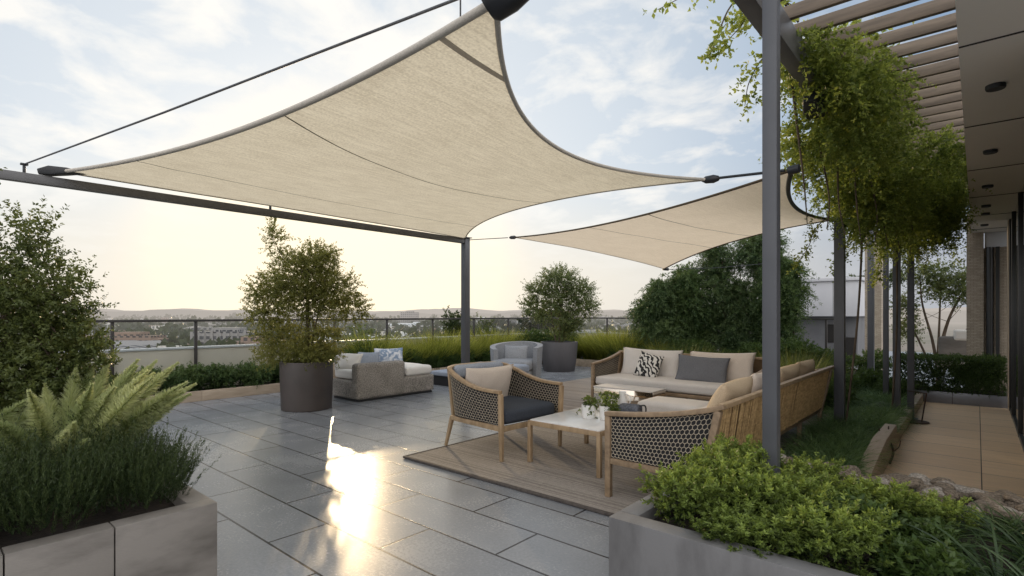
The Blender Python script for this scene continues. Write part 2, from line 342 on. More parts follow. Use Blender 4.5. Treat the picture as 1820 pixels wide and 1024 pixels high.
class MB:
    def __init__(s): s.v = []; s.f = []
    def quad(s, *p):
        n = len(s.v); s.v += [tuple(q) for q in p]; s.f.append(tuple(range(n, n + len(p)))); return s
    def box(s, a, b):
        x0, y0, z0 = a; x1, y1, z1 = b; n = len(s.v)
        s.v += [(x0, y0, z0), (x1, y0, z0), (x1, y1, z0), (x0, y1, z0), (x0, y0, z1), (x1, y0, z1), (x1, y1, z1), (x0, y1, z1)]
        s.f += [tuple(n + i for i in q) for q in ((0, 3, 2, 1), (4, 5, 6, 7), (0, 1, 5, 4), (1, 2, 6, 5), (2, 3, 7, 6), (3, 0, 4, 7))]
        return s
    def sweep(s, pts, w, h, up=(0, 0, 1), cap=True):
        """rectangular bar along a polyline; w across, h along up; each may be a list"""
        P = [Vector(p) for p in pts]; m = len(P); n0 = len(s.v); up = Vector(up)
        for i, p in enumerate(P):
            t = (P[min(i + 1, m - 1)] - P[max(i - 1, 0)]).normalized()
            sd = t.cross(up)
            if sd.length < 1e-4: sd = t.cross(Vector((1, 0, 0)))
            sd.normalize(); u = sd.cross(t).normalized()
            ww = w[i] if isinstance(w, (list, tuple)) else w; hh = h[i] if isinstance(h, (list, tuple)) else h
            for a, b in ((-1, -1), (1, -1), (1, 1), (-1, 1)):
                s.v.append(tuple(p + sd * (a * ww / 2) + u * (b * hh / 2)))
        for i in range(m - 1):
            a = n0 + i * 4
            for k in range(4):
                s.f.append((a + k, a + (k + 1) % 4, a + 4 + (k + 1) % 4, a + 4 + k))
        if cap:
            s.f.append((n0 + 3, n0 + 2, n0 + 1, n0)); e = n0 + (m - 1) * 4; s.f.append((e, e + 1, e + 2, e + 3))
        return s
    def tube(s, pts, r, n=8, cap=True):
        P = [Vector(p) for p in pts]; m = len(P); n0 = len(s.v); ref = None
        for i, p in enumerate(P):
            t = (P[min(i + 1, m - 1)] - P[max(i - 1, 0)])
            t = t.normalized() if t.length > 1e-9 else Vector((0, 0, 1))
            if ref is None:
                ref = t.cross(Vector((0, 0, 1)))
                if ref.length < 1e-3: ref = t.cross(Vector((1, 0, 0)))
            ref = (ref - t * ref.dot(t)).normalized(); b = t.cross(ref)
            rr = r[i] if isinstance(r, (list, tuple)) else r
            for k in range(n):
                a = 2 * PI * k / n
                s.v.append(tuple(p + ref * (math.cos(a) * rr) + b * (math.sin(a) * rr)))
        for i in range(m - 1):
            a = n0 + i * n
            for k in range(n):
                s.f.append((a + k, a + (k + 1) % n, a + n + (k + 1) % n, a + n + k))
        if cap:
            s.f.append(tuple(n0 + k for k in reversed(range(n)))); e = n0 + (m - 1) * n; s.f.append(tuple(e + k for k in range(n)))
        return s
    def lathe(s, prof, n=40, c=(0, 0, 0)):
        n0 = len(s.v); m = len(prof)
        for r, z in prof:
            for k in range(n):
                a = 2 * PI * k / n
                s.v.append((c[0] + r * math.cos(a), c[1] + r * math.sin(a), c[2] + z))
        for i in range(m - 1):
            a = n0 + i * n
            for k in range(n):
                s.f.append((a + k, a + (k + 1) % n, a + n + (k + 1) % n, a + n + k))
        s.f.append(tuple(n0 + k for k in reversed(range(n)))); e = n0 + (m - 1) * n; s.f.append(tuple(e + k for k in range(n)))
        return s
    def grid(s, fn, nu, nv):
        n0 = len(s.v)
        for i in range(nu + 1):
            for j in range(nv + 1):
                s.v.append(tuple(fn(i / nu, j / nv)))
        for i in range(nu):
            for j in range(nv):
                a = n0 + i * (nv + 1) + j
                s.f.append((a, a + nv + 1, a + nv + 2, a + 1))
        return s
    def build(s, name, mat, parent=None, bevel=0, smooth=None, loc=None, segs=2, world=False):
        me = bpy.data.meshes.new(name)
        vv = s.v
        if world and parent is not None:
            ox, oy, oz = parent.location; vv = [(x - ox, y - oy, z - oz) for x, y, z in vv]
        if world and loc is not None:
            vv = [(x - loc[0], y - loc[1], z - loc[2]) for x, y, z in vv]
        me.from_pydata(vv, [], s.f); me.update()
        if bevel:
            bm = bmesh.new(); bm.from_mesh(me)
            bmesh.ops.bevel(bm, geom=[e for e in bm.edges if len(e.link_faces) == 2 and e.calc_face_angle(0) > .5], offset=bevel, segments=segs, profile=.6, affect='EDGES', clamp_overlap=True)
            bm.to_mesh(me); bm.free()
        if bevel or smooth:
            me.shade_smooth(); me.set_sharp_from_angle(angle=R(smooth if smooth else 38))
        return link(name, me, mat, parent, loc)

def npmesh(name, verts, quads, mat, parent=None, tint=None, smooth=False, loc=None):
    me = bpy.data.meshes.new(name)
    verts = np.asarray(verts, dtype=np.float32); quads = np.asarray(quads, dtype=np.int32)
    me.vertices.add(len(verts)); me.vertices.foreach_set('co', verts.ravel())
    me.loops.add(quads.size); me.loops.foreach_set('vertex_index', quads.ravel())
    me.polygons.add(len(quads)); me.polygons.foreach_set('loop_start', np.arange(len(quads), dtype=np.int32) * 4)
    me.update(calc_edges=True)
    if tint is not None:
        a = me.attributes.new('tint', 'FLOAT', 'POINT'); a.data.foreach_set('value', np.asarray(tint, dtype=np.float32))
    if smooth: me.shade_smooth()
    return link(name, me, mat, parent, loc)

def nrm(a): return a / np.maximum(np.linalg.norm(a, axis=-1, keepdims=True), 1e-9)
def rdirs(n): return nrm(rng.normal(size=(n, 3)))

class Leaves:
    def __init__(s): s.v = []; s.t = []; s.n = 0; s.q = []
    def add(s, P, D, L, W, tint, fold=.25, flat=0.0):
        n = len(P)
        if n == 0: return s
        L = np.broadcast_to(L, (n,))[:, None]; W = np.broadcast_to(W, (n,))[:, None]
        rd = rdirs(n)
        if flat: rd = nrm(rd * (1 - flat) + np.array([0, 0, 1.0]) * flat)
        S = nrm(np.cross(D, rd)); U = np.cross(S, D)
        a = P; b = P + D * L * .42 + S * W * .5 + U * W * fold; c = P + D * L; d = P + D * L * .42 - S * W * .5 + U * W * fold
        vv = np.stack([a, b, c, d], 1).reshape(-1, 3)
        s.v.append(vv); s.t.append(np.repeat(np.clip(np.broadcast_to(tint, (n,)), 0, 1), 4))
        s.q.append(np.arange(4 * n).reshape(-1, 4) + s.n); s.n += 4 * n
        return s
    def blades(s, P, D, L, W, bend, tint, seg=4):
        """tapered strips that arch over"""
        n = len(P); L = np.broadcast_to(L, (n,))[:, None]; W = np.broadcast_to(W, (n,))[:, None]; bend = np.broadcast_to(bend, (n,))[:, None]
        S = nrm(np.cross(D, rdirs(n) * .6 + np.array([0, 0, .01])))
        H = D * np.array([1, 1, 0.0]); H = nrm(H + rng.normal(size=H.shape) * .05)
        rows = []
        for i in range(seg + 1):
            t = i / seg
            c = P + D * L * t * (1 - .12 * bend * t) + H * L * bend * .45 * t * t - np.array([0, 0, 1.0]) * L * bend * .5 * t ** 2.2
            w = W * (1 - t) ** .6 * (.7 + .6 * t) if i < seg else W * .05
            rows.append(np.stack([c - S * w * .5, c + S * w * .5], 1))
        vv = np.stack(rows, 1).reshape(n, (seg + 1) * 2, 3)
        base = np.arange(n)[:, None, None] * (seg + 1) * 2
        q = np.array([[2 * i, 2 * i + 1, 2 * i + 3, 2 * i + 2] for i in range(seg)])[None] + base
        s.v.append(vv.reshape(-1, 3)); s.t.append(np.clip(np.repeat(np.broadcast_to(tint, (n,)), (seg + 1) * 2) + np.tile(np.repeat(np.linspace(-.15, .2, seg + 1), 2), n), 0, 1))
        s.q.append(q.reshape(-1, 4) + s.n); s.n += n * (seg + 1) * 2
        return s
    def sprays(s, O, D, length, n, leafL, leafW, droop=.2, spread=.65, tint=None, t0=.1, taper=.4, jit=.2, tipbias=1.0, flat=0.0, tipt=0.0):
        m = len(O)
        length = np.broadcast_to(length, (m,))
        t = t0 + (1 - t0) * rng.random((m, n)) ** tipbias
        down = np.array([0, 0, -1.0])
        L = length[:, None, None]; tt = t[..., None]
        pos = O[:, None] + D[:, None] * L * tt + down * L * droop * tt ** 2
        tan = nrm(D[:, None] + down * 2 * droop * tt)
        per = rng.normal(size=(m, n, 3)); per = nrm(per - tan * (per * tan).sum(-1, keepdims=True))
        ld = nrm(tan * (1 - spread) + per * spread + rng.normal(size=per.shape) * jit)
        base = (rng.random(m) if tint is None else np.broadcast_to(tint, (m,)))[:, None] * .6 + rng.random((m, n)) * .4 + tipt * (t - .55)
        k = (1 - taper * t) * (.75 + .5 * rng.random((m, n)))
        return s.add(pos.reshape(-1, 3), ld.reshape(-1, 3), (leafL * k).ravel(), (leafW * k).ravel(), base.ravel(), flat=flat)
    def build(s, name, mat, parent=None, loc=None):
        return npmesh(name, np.concatenate(s.v), np.concatenate(s.q), mat, parent, np.concatenate(s.t), loc=loc)

def blob_points(blobs, m, shell=.5):
    """m spray origins spread through ellipsoids (cx,cy,cz,rx,ry,rz); returns origins and outward dirs"""
    B = np.array(blobs, float); vol = (B[:, 3] * B[:, 4] * B[:, 5]) ** .8
    idx = rng.choice(len(B), m, p=vol / vol.sum())
    u = rdirs(m); r = (shell + (1 - shell) * rng.random(m)) ** 1
    r = np.where(rng.random(m) < .25, rng.random(m), r)
    return B[idx, :3] + u * B[idx, 3:6] * r[:, None], u, idx

def crown(name, blobs, m, n, leafL, leafW, mat, parent, slen=.25, droop=.2, up=.3, shell=.45, spread=.65, lightup=.35, loc=None, jit=.25, flat=0.0):
    O, u, idx = blob_points(blobs, m, shell)
    D = nrm(u + np.array([0, 0, up]) + rng.normal(size=u.shape) * .35)
    O = O - D * slen * .3
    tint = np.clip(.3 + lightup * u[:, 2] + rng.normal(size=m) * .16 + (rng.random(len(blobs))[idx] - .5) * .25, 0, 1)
    lv = Leaves().sprays(O, D, slen * (.6 + .8 * rng.random(m)), n, leafL, leafW, droop, spread, tint, jit=jit, flat=flat)
    return lv.build(name, mat, parent, loc)

def hash_noise(P, f, seed=0):
    """cheap smooth noise from summed sines"""
    r = np.random.default_rng(seed); out = np.zeros(len(P))
    for k in range(6):
        d = r.normal(size=3); d /= np.linalg.norm(d)
        out += np.sin(P @ d * f * (1 + .35 * k) + r.random() * 6.28) / (1 + .4 * k)
    return out / 3

def rbox(name, size, r, mat, parent=None, loc=(0, 0, 0), n=12, puff=0, wob=.004, rot=(0, 0, 0), seed=0):
    hx, hy, hz = (x / 2 for x in size); r = min(r, hx, hy, hz)
    bm = bmesh.new(); bmesh.ops.create_cube(bm, size=2)
    bmesh.ops.subdivide_edges(bm, edges=bm.edges[:], cuts=n, use_grid_fill=True)
    P = np.array([v.co[:] for v in bm.verts])
    Q = np.sign(P) * (np.abs(P) ** .8) * np.array([hx, hy, hz])
    inner = np.array([hx - r, hy - r, hz - r])
    C = np.clip(Q, -inner, inner); d = Q - C; ln = np.linalg.norm(d, axis=1, keepdims=True)
    Q = C + np.where(ln > 1e-6, d / np.maximum(ln, 1e-6) * r, 0)
    e = (1 - (Q[:, 0] / hx) ** 2).clip(0) * (1 - (Q[:, 1] / hy) ** 2).clip(0)
    Q[:, 2] += np.sign(Q[:, 2]) * puff * e
    w = hash_noise(Q, 9, seed) * wob
    Q += Q / np.linalg.norm(Q, axis=1, keepdims=True) * w[:, None]
    for v, q in zip(bm.verts, Q): v.co = q
    me = bpy.data.meshes.new(name); bm.to_mesh(me); bm.free(); me.shade_smooth()
    o = link(name, me, mat, parent, loc); o.rotation_euler = rot
    return o

def pillow_mesh(w, h, t, seed=0, n=22, pinch=.07):
    g = np.linspace(-1, 1, n + 1); U, W = np.meshgrid(g, g, indexing='ij'); u = U.ravel(); v = W.ravel()
    th = t / 2 * ((1 - u ** 2).clip(0) * (1 - v ** 2).clip(0)) ** .42
    x = u * w / 2 * (1 - pinch * (1 - v ** 2) * np.abs(u)); z = v * h / 2 * (1 - pinch * 1.3 * (1 - u ** 2) * np.abs(v))
    vs = []
    for sgn in (-1, 1):
        P = np.stack([x, sgn * th, z], 1)
        wr = hash_noise(P, 14, seed) * .012 + hash_noise(P, 30, seed + 3) * .004
        P[:, 1] += sgn * wr * (th / (t / 2)) ; P[:, 0] += hash_noise(P * np.array([0, 1, 1]), 8, seed + 5) * .006
        vs.append(P)
    k = (n + 1) ** 2; q = []
    for i in range(n):
        for j in range(n):
            a = i * (n + 1) + j
            q.append((a, a + n + 1, a + n + 2, a + 1)); q.append((k + a, k + a + 1, k + a + n + 2, k + a + n + 1))
    return np.concatenate(vs), np.array(q)

def pillow(name, label, w, h, t, loc, rot, mat, seed=0, group=None, cat='pillow', piping=None):
    v, q = pillow_mesh(w, h, t, seed)
    o = npmesh(name, v, q, mat, None, None, True)
    o.location = loc; o.rotation_euler = rot
    bm = bmesh.new(); bm.from_mesh(o.data); bmesh.ops.remove_doubles(bm, verts=bm.verts, dist=1e-4); bmesh.ops.recalc_face_normals(bm, faces=bm.faces); bm.to_mesh(o.data); bm.free(); o.data.shade_smooth()
    return tag(o, label, cat, group)

def hexlattice(w, h, c, fn, r=.0035, keep=None):
    """honeycomb cords; fn(u,v)->point on the panel, u,v in 0..1"""
    seg = set(); s3 = math.sqrt(3); a = c / s3
    def key(x, y): return (round(x, 5), round(y, 5))
    for j in range(-1, int(h / (1.5 * a)) + 2):
        for i in range(-1, int(w / c) + 2):
            cx = i * c + (c / 2 if j % 2 else 0); cy = j * 1.5 * a
            p = [(cx + a * math.cos(PI / 6 + k * PI / 3), cy + a * math.sin(PI / 6 + k * PI / 3)) for k in range(6)]
            for k in range(6):
                e = tuple(sorted((key(*p[k]), key(*p[(k + 1) % 6]))))
                seg.add(e)
    mb = MB(); done = set()
    for (x0, y0), (x1, y1) in seg:
        ek = (round((x0 + x1) * 400), round((y0 + y1) * 400))
        if ek in done: continue
        done.add(ek)
        if not (0 <= x0 <= w and 0 <= x1 <= w and 0 <= y0 <= h and 0 <= y1 <= h): continue
        A = Vector(fn(x0 / w, y0 / h)); B = Vector(fn(x1 / w, y1 / h))
        if (A - B).length > 1e-5: mb.tube([A, B], r, 4, cap=False)
    return mb

def arc(pts, n=6):
    """Catmull-Rom through points"""
    P = [np.array(p, float) for p in pts]; P = [2 * P[0] - P[1]] + P + [2 * P[-1] - P[-2]]; out = []
    for i in range(1, len(P) - 2):
        for k in range(n):
            t = k / n; a, b, c, d = P[i - 1], P[i], P[i + 1], P[i + 2]
            out.append(.5 * ((2 * b) + (c - a) * t + (2 * a - 5 * b + 4 * c - d) * t * t + (3 * b - a - 3 * c + d) * t ** 3))
    out.append(P[-2]); return [tuple(x) for x in out]

# ------------------------------------------------------------------ camera, sun, sky
YAW = R(41.04)
F_ = (-math.sin(YAW), math.cos(YAW)); R_ = (math.cos(YAW), math.sin(YAW))
cam = bpy.data.cameras.new('camera'); co = bpy.data.objects.new('camera', cam); COL.objects.link(co)
cam.sensor_width = 36; cam.lens = 950 / 1820 * 36; cam.shift_y = 48 / 1820
cam.clip_start = .05; cam.clip_end = 12000
co.location = (0, 0, 1.5); co.rotation_euler = (PI / 2, 0, YAW)
sc.camera = co

SUN_AZ = R(58.6); SUN_EL = R(11.5)
sd = Vector((-math.sin(SUN_AZ) * math.cos(SUN_EL), math.cos(SUN_AZ) * math.cos(SUN_EL), math.sin(SUN_EL)))
sl = bpy.data.lights.new('sun', 'SUN'); so = bpy.data.objects.new('sun', sl); COL.objects.link(so)
sl.energy = 1.5; sl.angle = R(.6); sl.color = (1.0, .74, .43)
so.rotation_euler = sd.to_track_quat('Z', 'Y').to_euler(); so.location = (0, 0, 20)

w = bpy.data.worlds.new('World'); sc.world = w; w.use_nodes = True
nt = w.node_tree; nt.nodes.clear(); lk = nt.links
wo = N(nt, 'ShaderNodeOutputWorld'); bg = N(nt, 'ShaderNodeBackground', i_Strength=.1)
lk.new(bg.outputs[0], wo.inputs[0])
sky = N(nt, 'ShaderNodeTexSky', sky_type='NISHITA'); sky.sun_disc = False; sky.sun_elevation = SUN_EL; sky.sun_rotation = -SUN_AZ
sky.air_density = 1.0; sky.dust_density = 2.0; sky.ozone_density = 1.5; sky.altitude = 50
tc = N(nt, 'ShaderNodeTexCoord'); sx = N(nt, 'ShaderNodeSeparateXYZ'); lk.new(tc.outputs['Generated'], sx.inputs[0])
zc = N(nt, 'ShaderNodeMath', operation='MAXIMUM'); zc.inputs[1].default_value = 0.0; lk.new(sx.outputs[2], zc.inputs[0])
za = N(nt, 'ShaderNodeMath', operation='ADD'); za.inputs[1].default_value = .16; lk.new(zc.outputs[0], za.inputs[0])
dx = N(nt, 'ShaderNodeMath', operation='DIVIDE'); lk.new(sx.outputs[0], dx.inputs[0]); lk.new(za.outputs[0], dx.inputs[1])
dy = N(nt, 'ShaderNodeMath', operation='DIVIDE'); lk.new(sx.outputs[1], dy.inputs[0]); lk.new(za.outputs[0], dy.inputs[1])
cb = N(nt, 'ShaderNodeCombineXYZ'); lk.new(dx.outputs[0], cb.inputs[0]); lk.new(dy.outputs[0], cb.inputs[1])
n1 = N(nt, 'ShaderNodeTexNoise', i_Scale=3.6, i_Detail=10.0, i_Roughness=.56, i_Distortion=.25); lk.new(cb.outputs[0], n1.inputs[0])
n2 = N(nt, 'ShaderNodeTexNoise', i_Scale=.8, i_Detail=3.0); lk.new(cb.outputs[0], n2.inputs[0])
cm = N(nt, 'ShaderNodeMath', operation='MULTIPLY_ADD'); cm.inputs[1].default_value = .55; lk.new(n2.outputs[0], cm.inputs[0]); lk.new(n1.outputs[0], cm.inputs[2])
cr = ramp(nt, cm.outputs[0], [(.735, (0, 0, 0)), (.82, (.5, .5, .5)), (.92, (1, 1, 1))])
# thin veil everywhere, whiter towards the sun
sdv = N(nt, 'ShaderNodeVectorMath', operation='DOT_PRODUCT'); sdv.inputs[1].default_value = tuple(sd); lk.new(tc.outputs['Generated'], sdv.inputs[0])
gl = N(nt, 'ShaderNodeMapRange', interpolation_type='SMOOTHERSTEP'); gl.inputs[1].default_value = .5; gl.inputs[2].default_value = 1.0; lk.new(sdv.outputs['Value'], gl.inputs[0])
base = N(nt, 'ShaderNodeMix', data_type='RGBA'); base.inputs[0].default_value = .86
lk.new(sky.outputs[0], base.inputs[6])
veil = N(nt, 'ShaderNodeMix', data_type='RGBA'); veil.inputs[6].default_value = (3.0, 4.2, 5.9, 1); veil.inputs[7].default_value = (7.6, 8.3, 9.0, 1)
lk.new(gl.outputs[0], veil.inputs[0]); lk.new(veil.outputs[2], base.inputs[7])
# warm haze band near the horizon
hz = N(nt, 'ShaderNodeMapRange', interpolation_type='SMOOTHERSTEP'); hz.inputs[1].default_value = .30; hz.inputs[2].default_value = 0.0; lk.new(sx.outputs[2], hz.inputs[0])
hcol = N(nt, 'ShaderNodeMix', data_type='RGBA'); hcol.inputs[6].default_value = (5.1, 5.1, 5.3, 1); hcol.inputs[7].default_value = (9.7, 8.9, 7.5, 1)
lk.new(gl.outputs[0], hcol.inputs[0])
mh = N(nt, 'ShaderNodeMix', data_type='RGBA'); hm = N(nt, 'ShaderNodeMath', operation='MULTIPLY'); hm.inputs[1].default_value = .8
lk.new(hz.outputs[0], hm.inputs[0]); lk.new(hm.outputs[0], mh.inputs[0]); lk.new(base.outputs[2], mh.inputs[6]); lk.new(hcol.outputs[2], mh.inputs[7])
ccol = N(nt, 'ShaderNodeMix', data_type='RGBA'); ccol.inputs[6].default_value = (7.6, 7.7, 7.9, 1); ccol.inputs[7].default_value = (10.5, 10.2, 9.6, 1)
lk.new(gl.outputs[0], ccol.inputs[0])
cf = N(nt, 'ShaderNodeMapRange', interpolation_type='SMOOTHSTEP'); cf.inputs[1].default_value = .02; cf.inputs[2].default_value = .28; cf.inputs[4].default_value = .9; lk.new(sx.outputs[2], cf.inputs[0])
cmul = N(nt, 'ShaderNodeMath', operation='MULTIPLY'); lk.new(cr.outputs[0], cmul.inputs[0]); lk.new(cf.outputs[0], cmul.inputs[1])
fin = N(nt, 'ShaderNodeMix', data_type='RGBA'); lk.new(cmul.outputs[0], fin.inputs[0]); lk.new(mh.outputs[2], fin.inputs[6]); lk.new(ccol.outputs[2], fin.inputs[7])
# added fill light: unseen sky opposite the sun made far brighter
an = N(nt, 'ShaderNodeMapRange', interpolation_type='SMOOTHSTEP'); an.inputs[1].default_value = .35; an.inputs[2].default_value = -.25; an.inputs[3].default_value = 0; an.inputs[4].default_value = 1
lk.new(sdv.outputs['Value'], an.inputs[0])
acol = N(nt, 'ShaderNodeMix', data_type='RGBA'); acol.inputs[7].default_value = (18.0, 17.8, 17.9, 1)
lk.new(an.outputs[0], acol.inputs[0]); g2 = N(nt, 'ShaderNodeMapRange', interpolation_type='SMOOTHERSTEP'); g2.inputs[1].default_value = .93; g2.inputs[2].default_value = 1.0; g2.inputs[4].default_value = .8
low = N(nt, 'ShaderNodeVectorMath', operation='DOT_PRODUCT'); low.inputs[1].default_value = tuple(Vector((sd.x, sd.y, .07)).normalized()); lk.new(tc.outputs['Generated'], low.inputs[0]); lk.new(low.outputs['Value'], g2.inputs[0])
glow = N(nt, 'ShaderNodeMix', data_type='RGBA'); glow.inputs[7].default_value = (13.5, 11.6, 8.4, 1)
lk.new(g2.outputs[0], glow.inputs[0]); lk.new(fin.outputs[2], glow.inputs[6])
lk.new(glow.outputs[2], acol.inputs[6])
lk.new(acol.outputs[2], bg.inputs[0])

sc.view_settings.view_transform = 'Standard'; sc.view_settings.look = 'None'; sc.view_settings.exposure = 0; sc.view_settings.gamma = 1
sc.render.engine = 'CYCLES'
sc.cycles.use_denoising = True
sc.cycles.max_bounces = 8; sc.cycles.diffuse_bounces = 3; sc.cycles.glossy_bounces = 3; sc.cycles.transparent_max_bounces = 8; sc.cycles.transmission_bounces = 4
sc.cycles.sample_clamp_indirect = 6
sc.cycles.caustics_reflective = False; sc.cycles.caustics_refractive = False

def wpt(px, py, d):
    """terrace point seen in a compass bearing px at distance d (survey helper)"""
    k = (px - 910) / 950
    return (d * (F_[0] + R_[0] * k), d * (F_[1] + R_[1] * k), 1.5 + (560 - py) * d / 950)
# ------------------------------------------------------------------ the setting
def sheet(name, x0, y0, x1, y1, z, mat, kind='structure'):
    o = MB().quad((x0, y0, z), (x1, y0, z), (x1, y1, z), (x0, y1, z)).build(name, mat)
    return tag(o, kind=kind)
mb = MB(); mb.box((-11.15, -5, -.35), (6, 15.75, 0)); mb.box((-7.5, 15.75, -.35), (6, 27, 0))
tag(mb.build('patio_floor', M['patio']), kind='structure')
sheet('deck_floor', -7.0, 6.6, -1.3, 14.0, .004, M['deck'])
sheet('path', -.78, 3.87, .40, 11.62, .006, M['path'])
sheet('land', -9000, -3000, 6000, 9000, -24, M['land'])

def hills(name, dist, h0, h1, mat, seed, a0=-85, a1=75):
    mb = MB(); n = 260; r = np.random.default_rng(seed); ph = r.random(8) * 6.28
    for i in range(n + 1):
        a = R(a0 + (a1 - a0) * i / n); f = 0
        for k in range(8): f += math.sin(a * (9 + 11 * k) + ph[k]) / (1 + .7 * k)
        z = h0 + (h1 - h0) * (.5 + .22 * f) + (r.random() - .5) * (h1 - h0) * .12
        x, y = math.sin(a) * dist, math.cos(a) * dist
        mb.v += [(x * .93, y * .93, -26), (x, y, z), (x * 1.1, y * 1.1, -26)]
    for i in range(n):
        a = i * 3
        mb.f += [(a, a + 3, a + 4, a + 1), (a + 1, a + 4, a + 5, a + 2)]
    o = mb.build(name, mat, smooth=60); return tag(o, kind='structure')
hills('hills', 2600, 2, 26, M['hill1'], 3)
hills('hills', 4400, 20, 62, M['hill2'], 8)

# city below the terrace: separate blocks, hazier with distance
def city_mesh(kind, sx_, sy_, h):
    mb = MB(); mb.box((-sx_ / 2, -sy_ / 2, 0), (sx_ / 2, sy_ / 2, h)); mb.box((-sx_ / 2 + .6, -sy_ / 2 + .6, h), (sx_ / 2 - .6, sy_ / 2 - .6, h + .5))
    if kind % 2 == 0: mb.box((-sx_ * .2, -sy_ * .2, h + .5), (sx_ * .15, sy_ * .1, h + 3))
    else:
        n = len(mb.v); hx, hy = sx_ / 2 + .5, sy_ / 2 + .5
        mb.v += [(-hx, -hy, h + .6), (hx, -hy, h + .6), (hx, hy, h + .6), (-hx, hy, h + .6), (-hx, 0, h + 4), (hx, 0, h + 4)]
        mb.f += [(n, n + 1, n + 5, n + 4), (n + 2, n + 3, n + 4, n + 5), (n, n + 4, n + 3), (n + 1, n + 2, n + 5), (n, n + 3, n + 2, n + 1)]
    me = bpy.data.meshes.new('city_building'); me.from_pydata(mb.v, [], mb.f); me.materials.append(CITY[kind % 4]); return me
cms = [city_mesh(k, 12 + 6 * (k % 3), 10 + 5 * ((k * 7) % 4), 6 + 2.4 * ((k * 5) % 5)) for k in range(12)]
clab = {0: 'pale hazy building in the city beyond the glass railing', 1: 'grey hazy building in the city beyond the glass railing', 2: 'brown hazy building in the city beyond the glass railing', 3: 'white hazy building in the city beyond the glass railing'}
rc = random.Random(5)
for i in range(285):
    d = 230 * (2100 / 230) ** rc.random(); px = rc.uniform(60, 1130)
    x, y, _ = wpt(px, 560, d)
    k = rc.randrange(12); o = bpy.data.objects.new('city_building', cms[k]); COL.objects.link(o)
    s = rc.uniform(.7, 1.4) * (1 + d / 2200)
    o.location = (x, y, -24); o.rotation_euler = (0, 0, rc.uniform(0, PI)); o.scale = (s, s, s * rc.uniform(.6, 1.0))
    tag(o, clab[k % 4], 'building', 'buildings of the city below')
# the blocks that show largest
for px, d, wx, h, k, lab in ((455, 260, 26, 13, 2, 'large brown block in the city beside the potted tree'), (405, 280, 30, 17, 1, 'pale ribbed apartment block in the city behind the glass'),
                      (640, 240, 60, 12, 1, 'long low grey block in the city behind the tall grass'), (728, 900, 30, 30, 1, 'grey tower standing up above the skyline'),
                      (232, 300, 30, 14, 2, 'wide brown block in the city behind the second glass pane'), (275, 420, 34, 7, 3, 'white flat shed in the city below the railing')):
    x, y, _ = wpt(px, 560, d); mb = MB(); mb.box((-wx / 2, -8, 0), (wx / 2, 8, h)); mb.box((-wx * .2, -5, h), (wx * .25, 5, h + 2))
    if k == 1 and px == 405:
        for j in range(7): mb.box((-wx / 2 + 2 + j * 4, -8.6, 0), (-wx / 2 + 3.2 + j * 4, -8, h + 1))
    tag(mb.build('city_block', CITY[k], loc=(x, y, -24)), lab, 'building').rotation_euler = (0, 0, YAW + .1)
# woods between the houses, one far mass
lv = Leaves(); O = []; rr = random.Random(9)
for i in range(900):
    d = 170 * (2000 / 170) ** rr.random(); x, y, _ = wpt(rr.uniform(40, 1140), 560, d); s = rr.uniform(3, 7) * (1 + d / 1500)
    n = 34; u = rdirs(n); P = np.array([x, y, -24 + s * .9]) + u * np.array([s, s, s * .8]) * (.6 + .4 * rng.random((n, 1)))
    lv.add(P, nrm(u + rng.normal(size=u.shape) * .6), s * .7, s * .6, np.clip(.35 + .4 * u[:, 2] + rng.normal(size=n) * .1, 0, 1))
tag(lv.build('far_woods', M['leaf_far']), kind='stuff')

# ------------------------------------------------------------------ parapet, railing, kerbed bed
mb = MB(); mb.box((-11.15, -5, 0), (-11.0, 15.6, .87)); mb.box((-11.15, 15.6, 0), (-7.5, 15.75, .87))
t = thing('parapet_wall', 'low cream rendered parapet wall with white coping behind the shrubs', 'wall', (-11.07, 5, 0))
mb.build('wall', M['white_wall'], t, world=True, bevel=.006)
mb = MB(); mb.box((-11.17, -5, .872), (-10.97, 15.58, .91)); mb.box((-11.17, 15.582, .872), (-7.5, 15.77, .91)); mb.build('coping', M['white_cap'], t, world=True, bevel=.008)

t = thing('glass_railing', 'dark metal and glass railing above the cream parapet overlooking the city', 'railing', (-10.93, 5, 0))
mb = MB(); mb.box((-10.975, -5, 1.375), (-10.90, 15.55, 1.42)); mb.box((-10.90, 15.475, 1.375), (-2.5, 15.55, 1.42)); mb.build('handrail', M['rail'], t, world=True, bevel=.005)
ys = [.9, 2.36, 3.63, 5.05, 6.47, 7.89, 9.35, 10.9, 12.4, 13.9, 15.45]
for y in ys: MB().box((-10.965, y - .025, 0), (-10.925, y + .025, 1.374)).build('post', M['rail'], t, world=True, bevel=.003)
for x in (-9.3, -7.7, -6.1, -4.5, -2.9): MB().box((x - .025, 15.49, 0), (x + .025, 15.53, 1.374)).build('post', M['rail'], t, world=True, bevel=.003)
for a, b in zip([-1.2] + ys, ys): MB().box((-10.95, a + .035, .2), (-10.94, b - .035, 1.37)).build('glass_pane', M['glass'], t, world=True)
for a, b in ((-10.9, -9.34), (-9.26, -7.74), (-7.66, -6.14), (-6.06, -4.54)): MB().box((a + .02, 15.505, .2), (b - .02, 15.515, 1.37)).build('glass_pane', M['glass'], t, world=True)

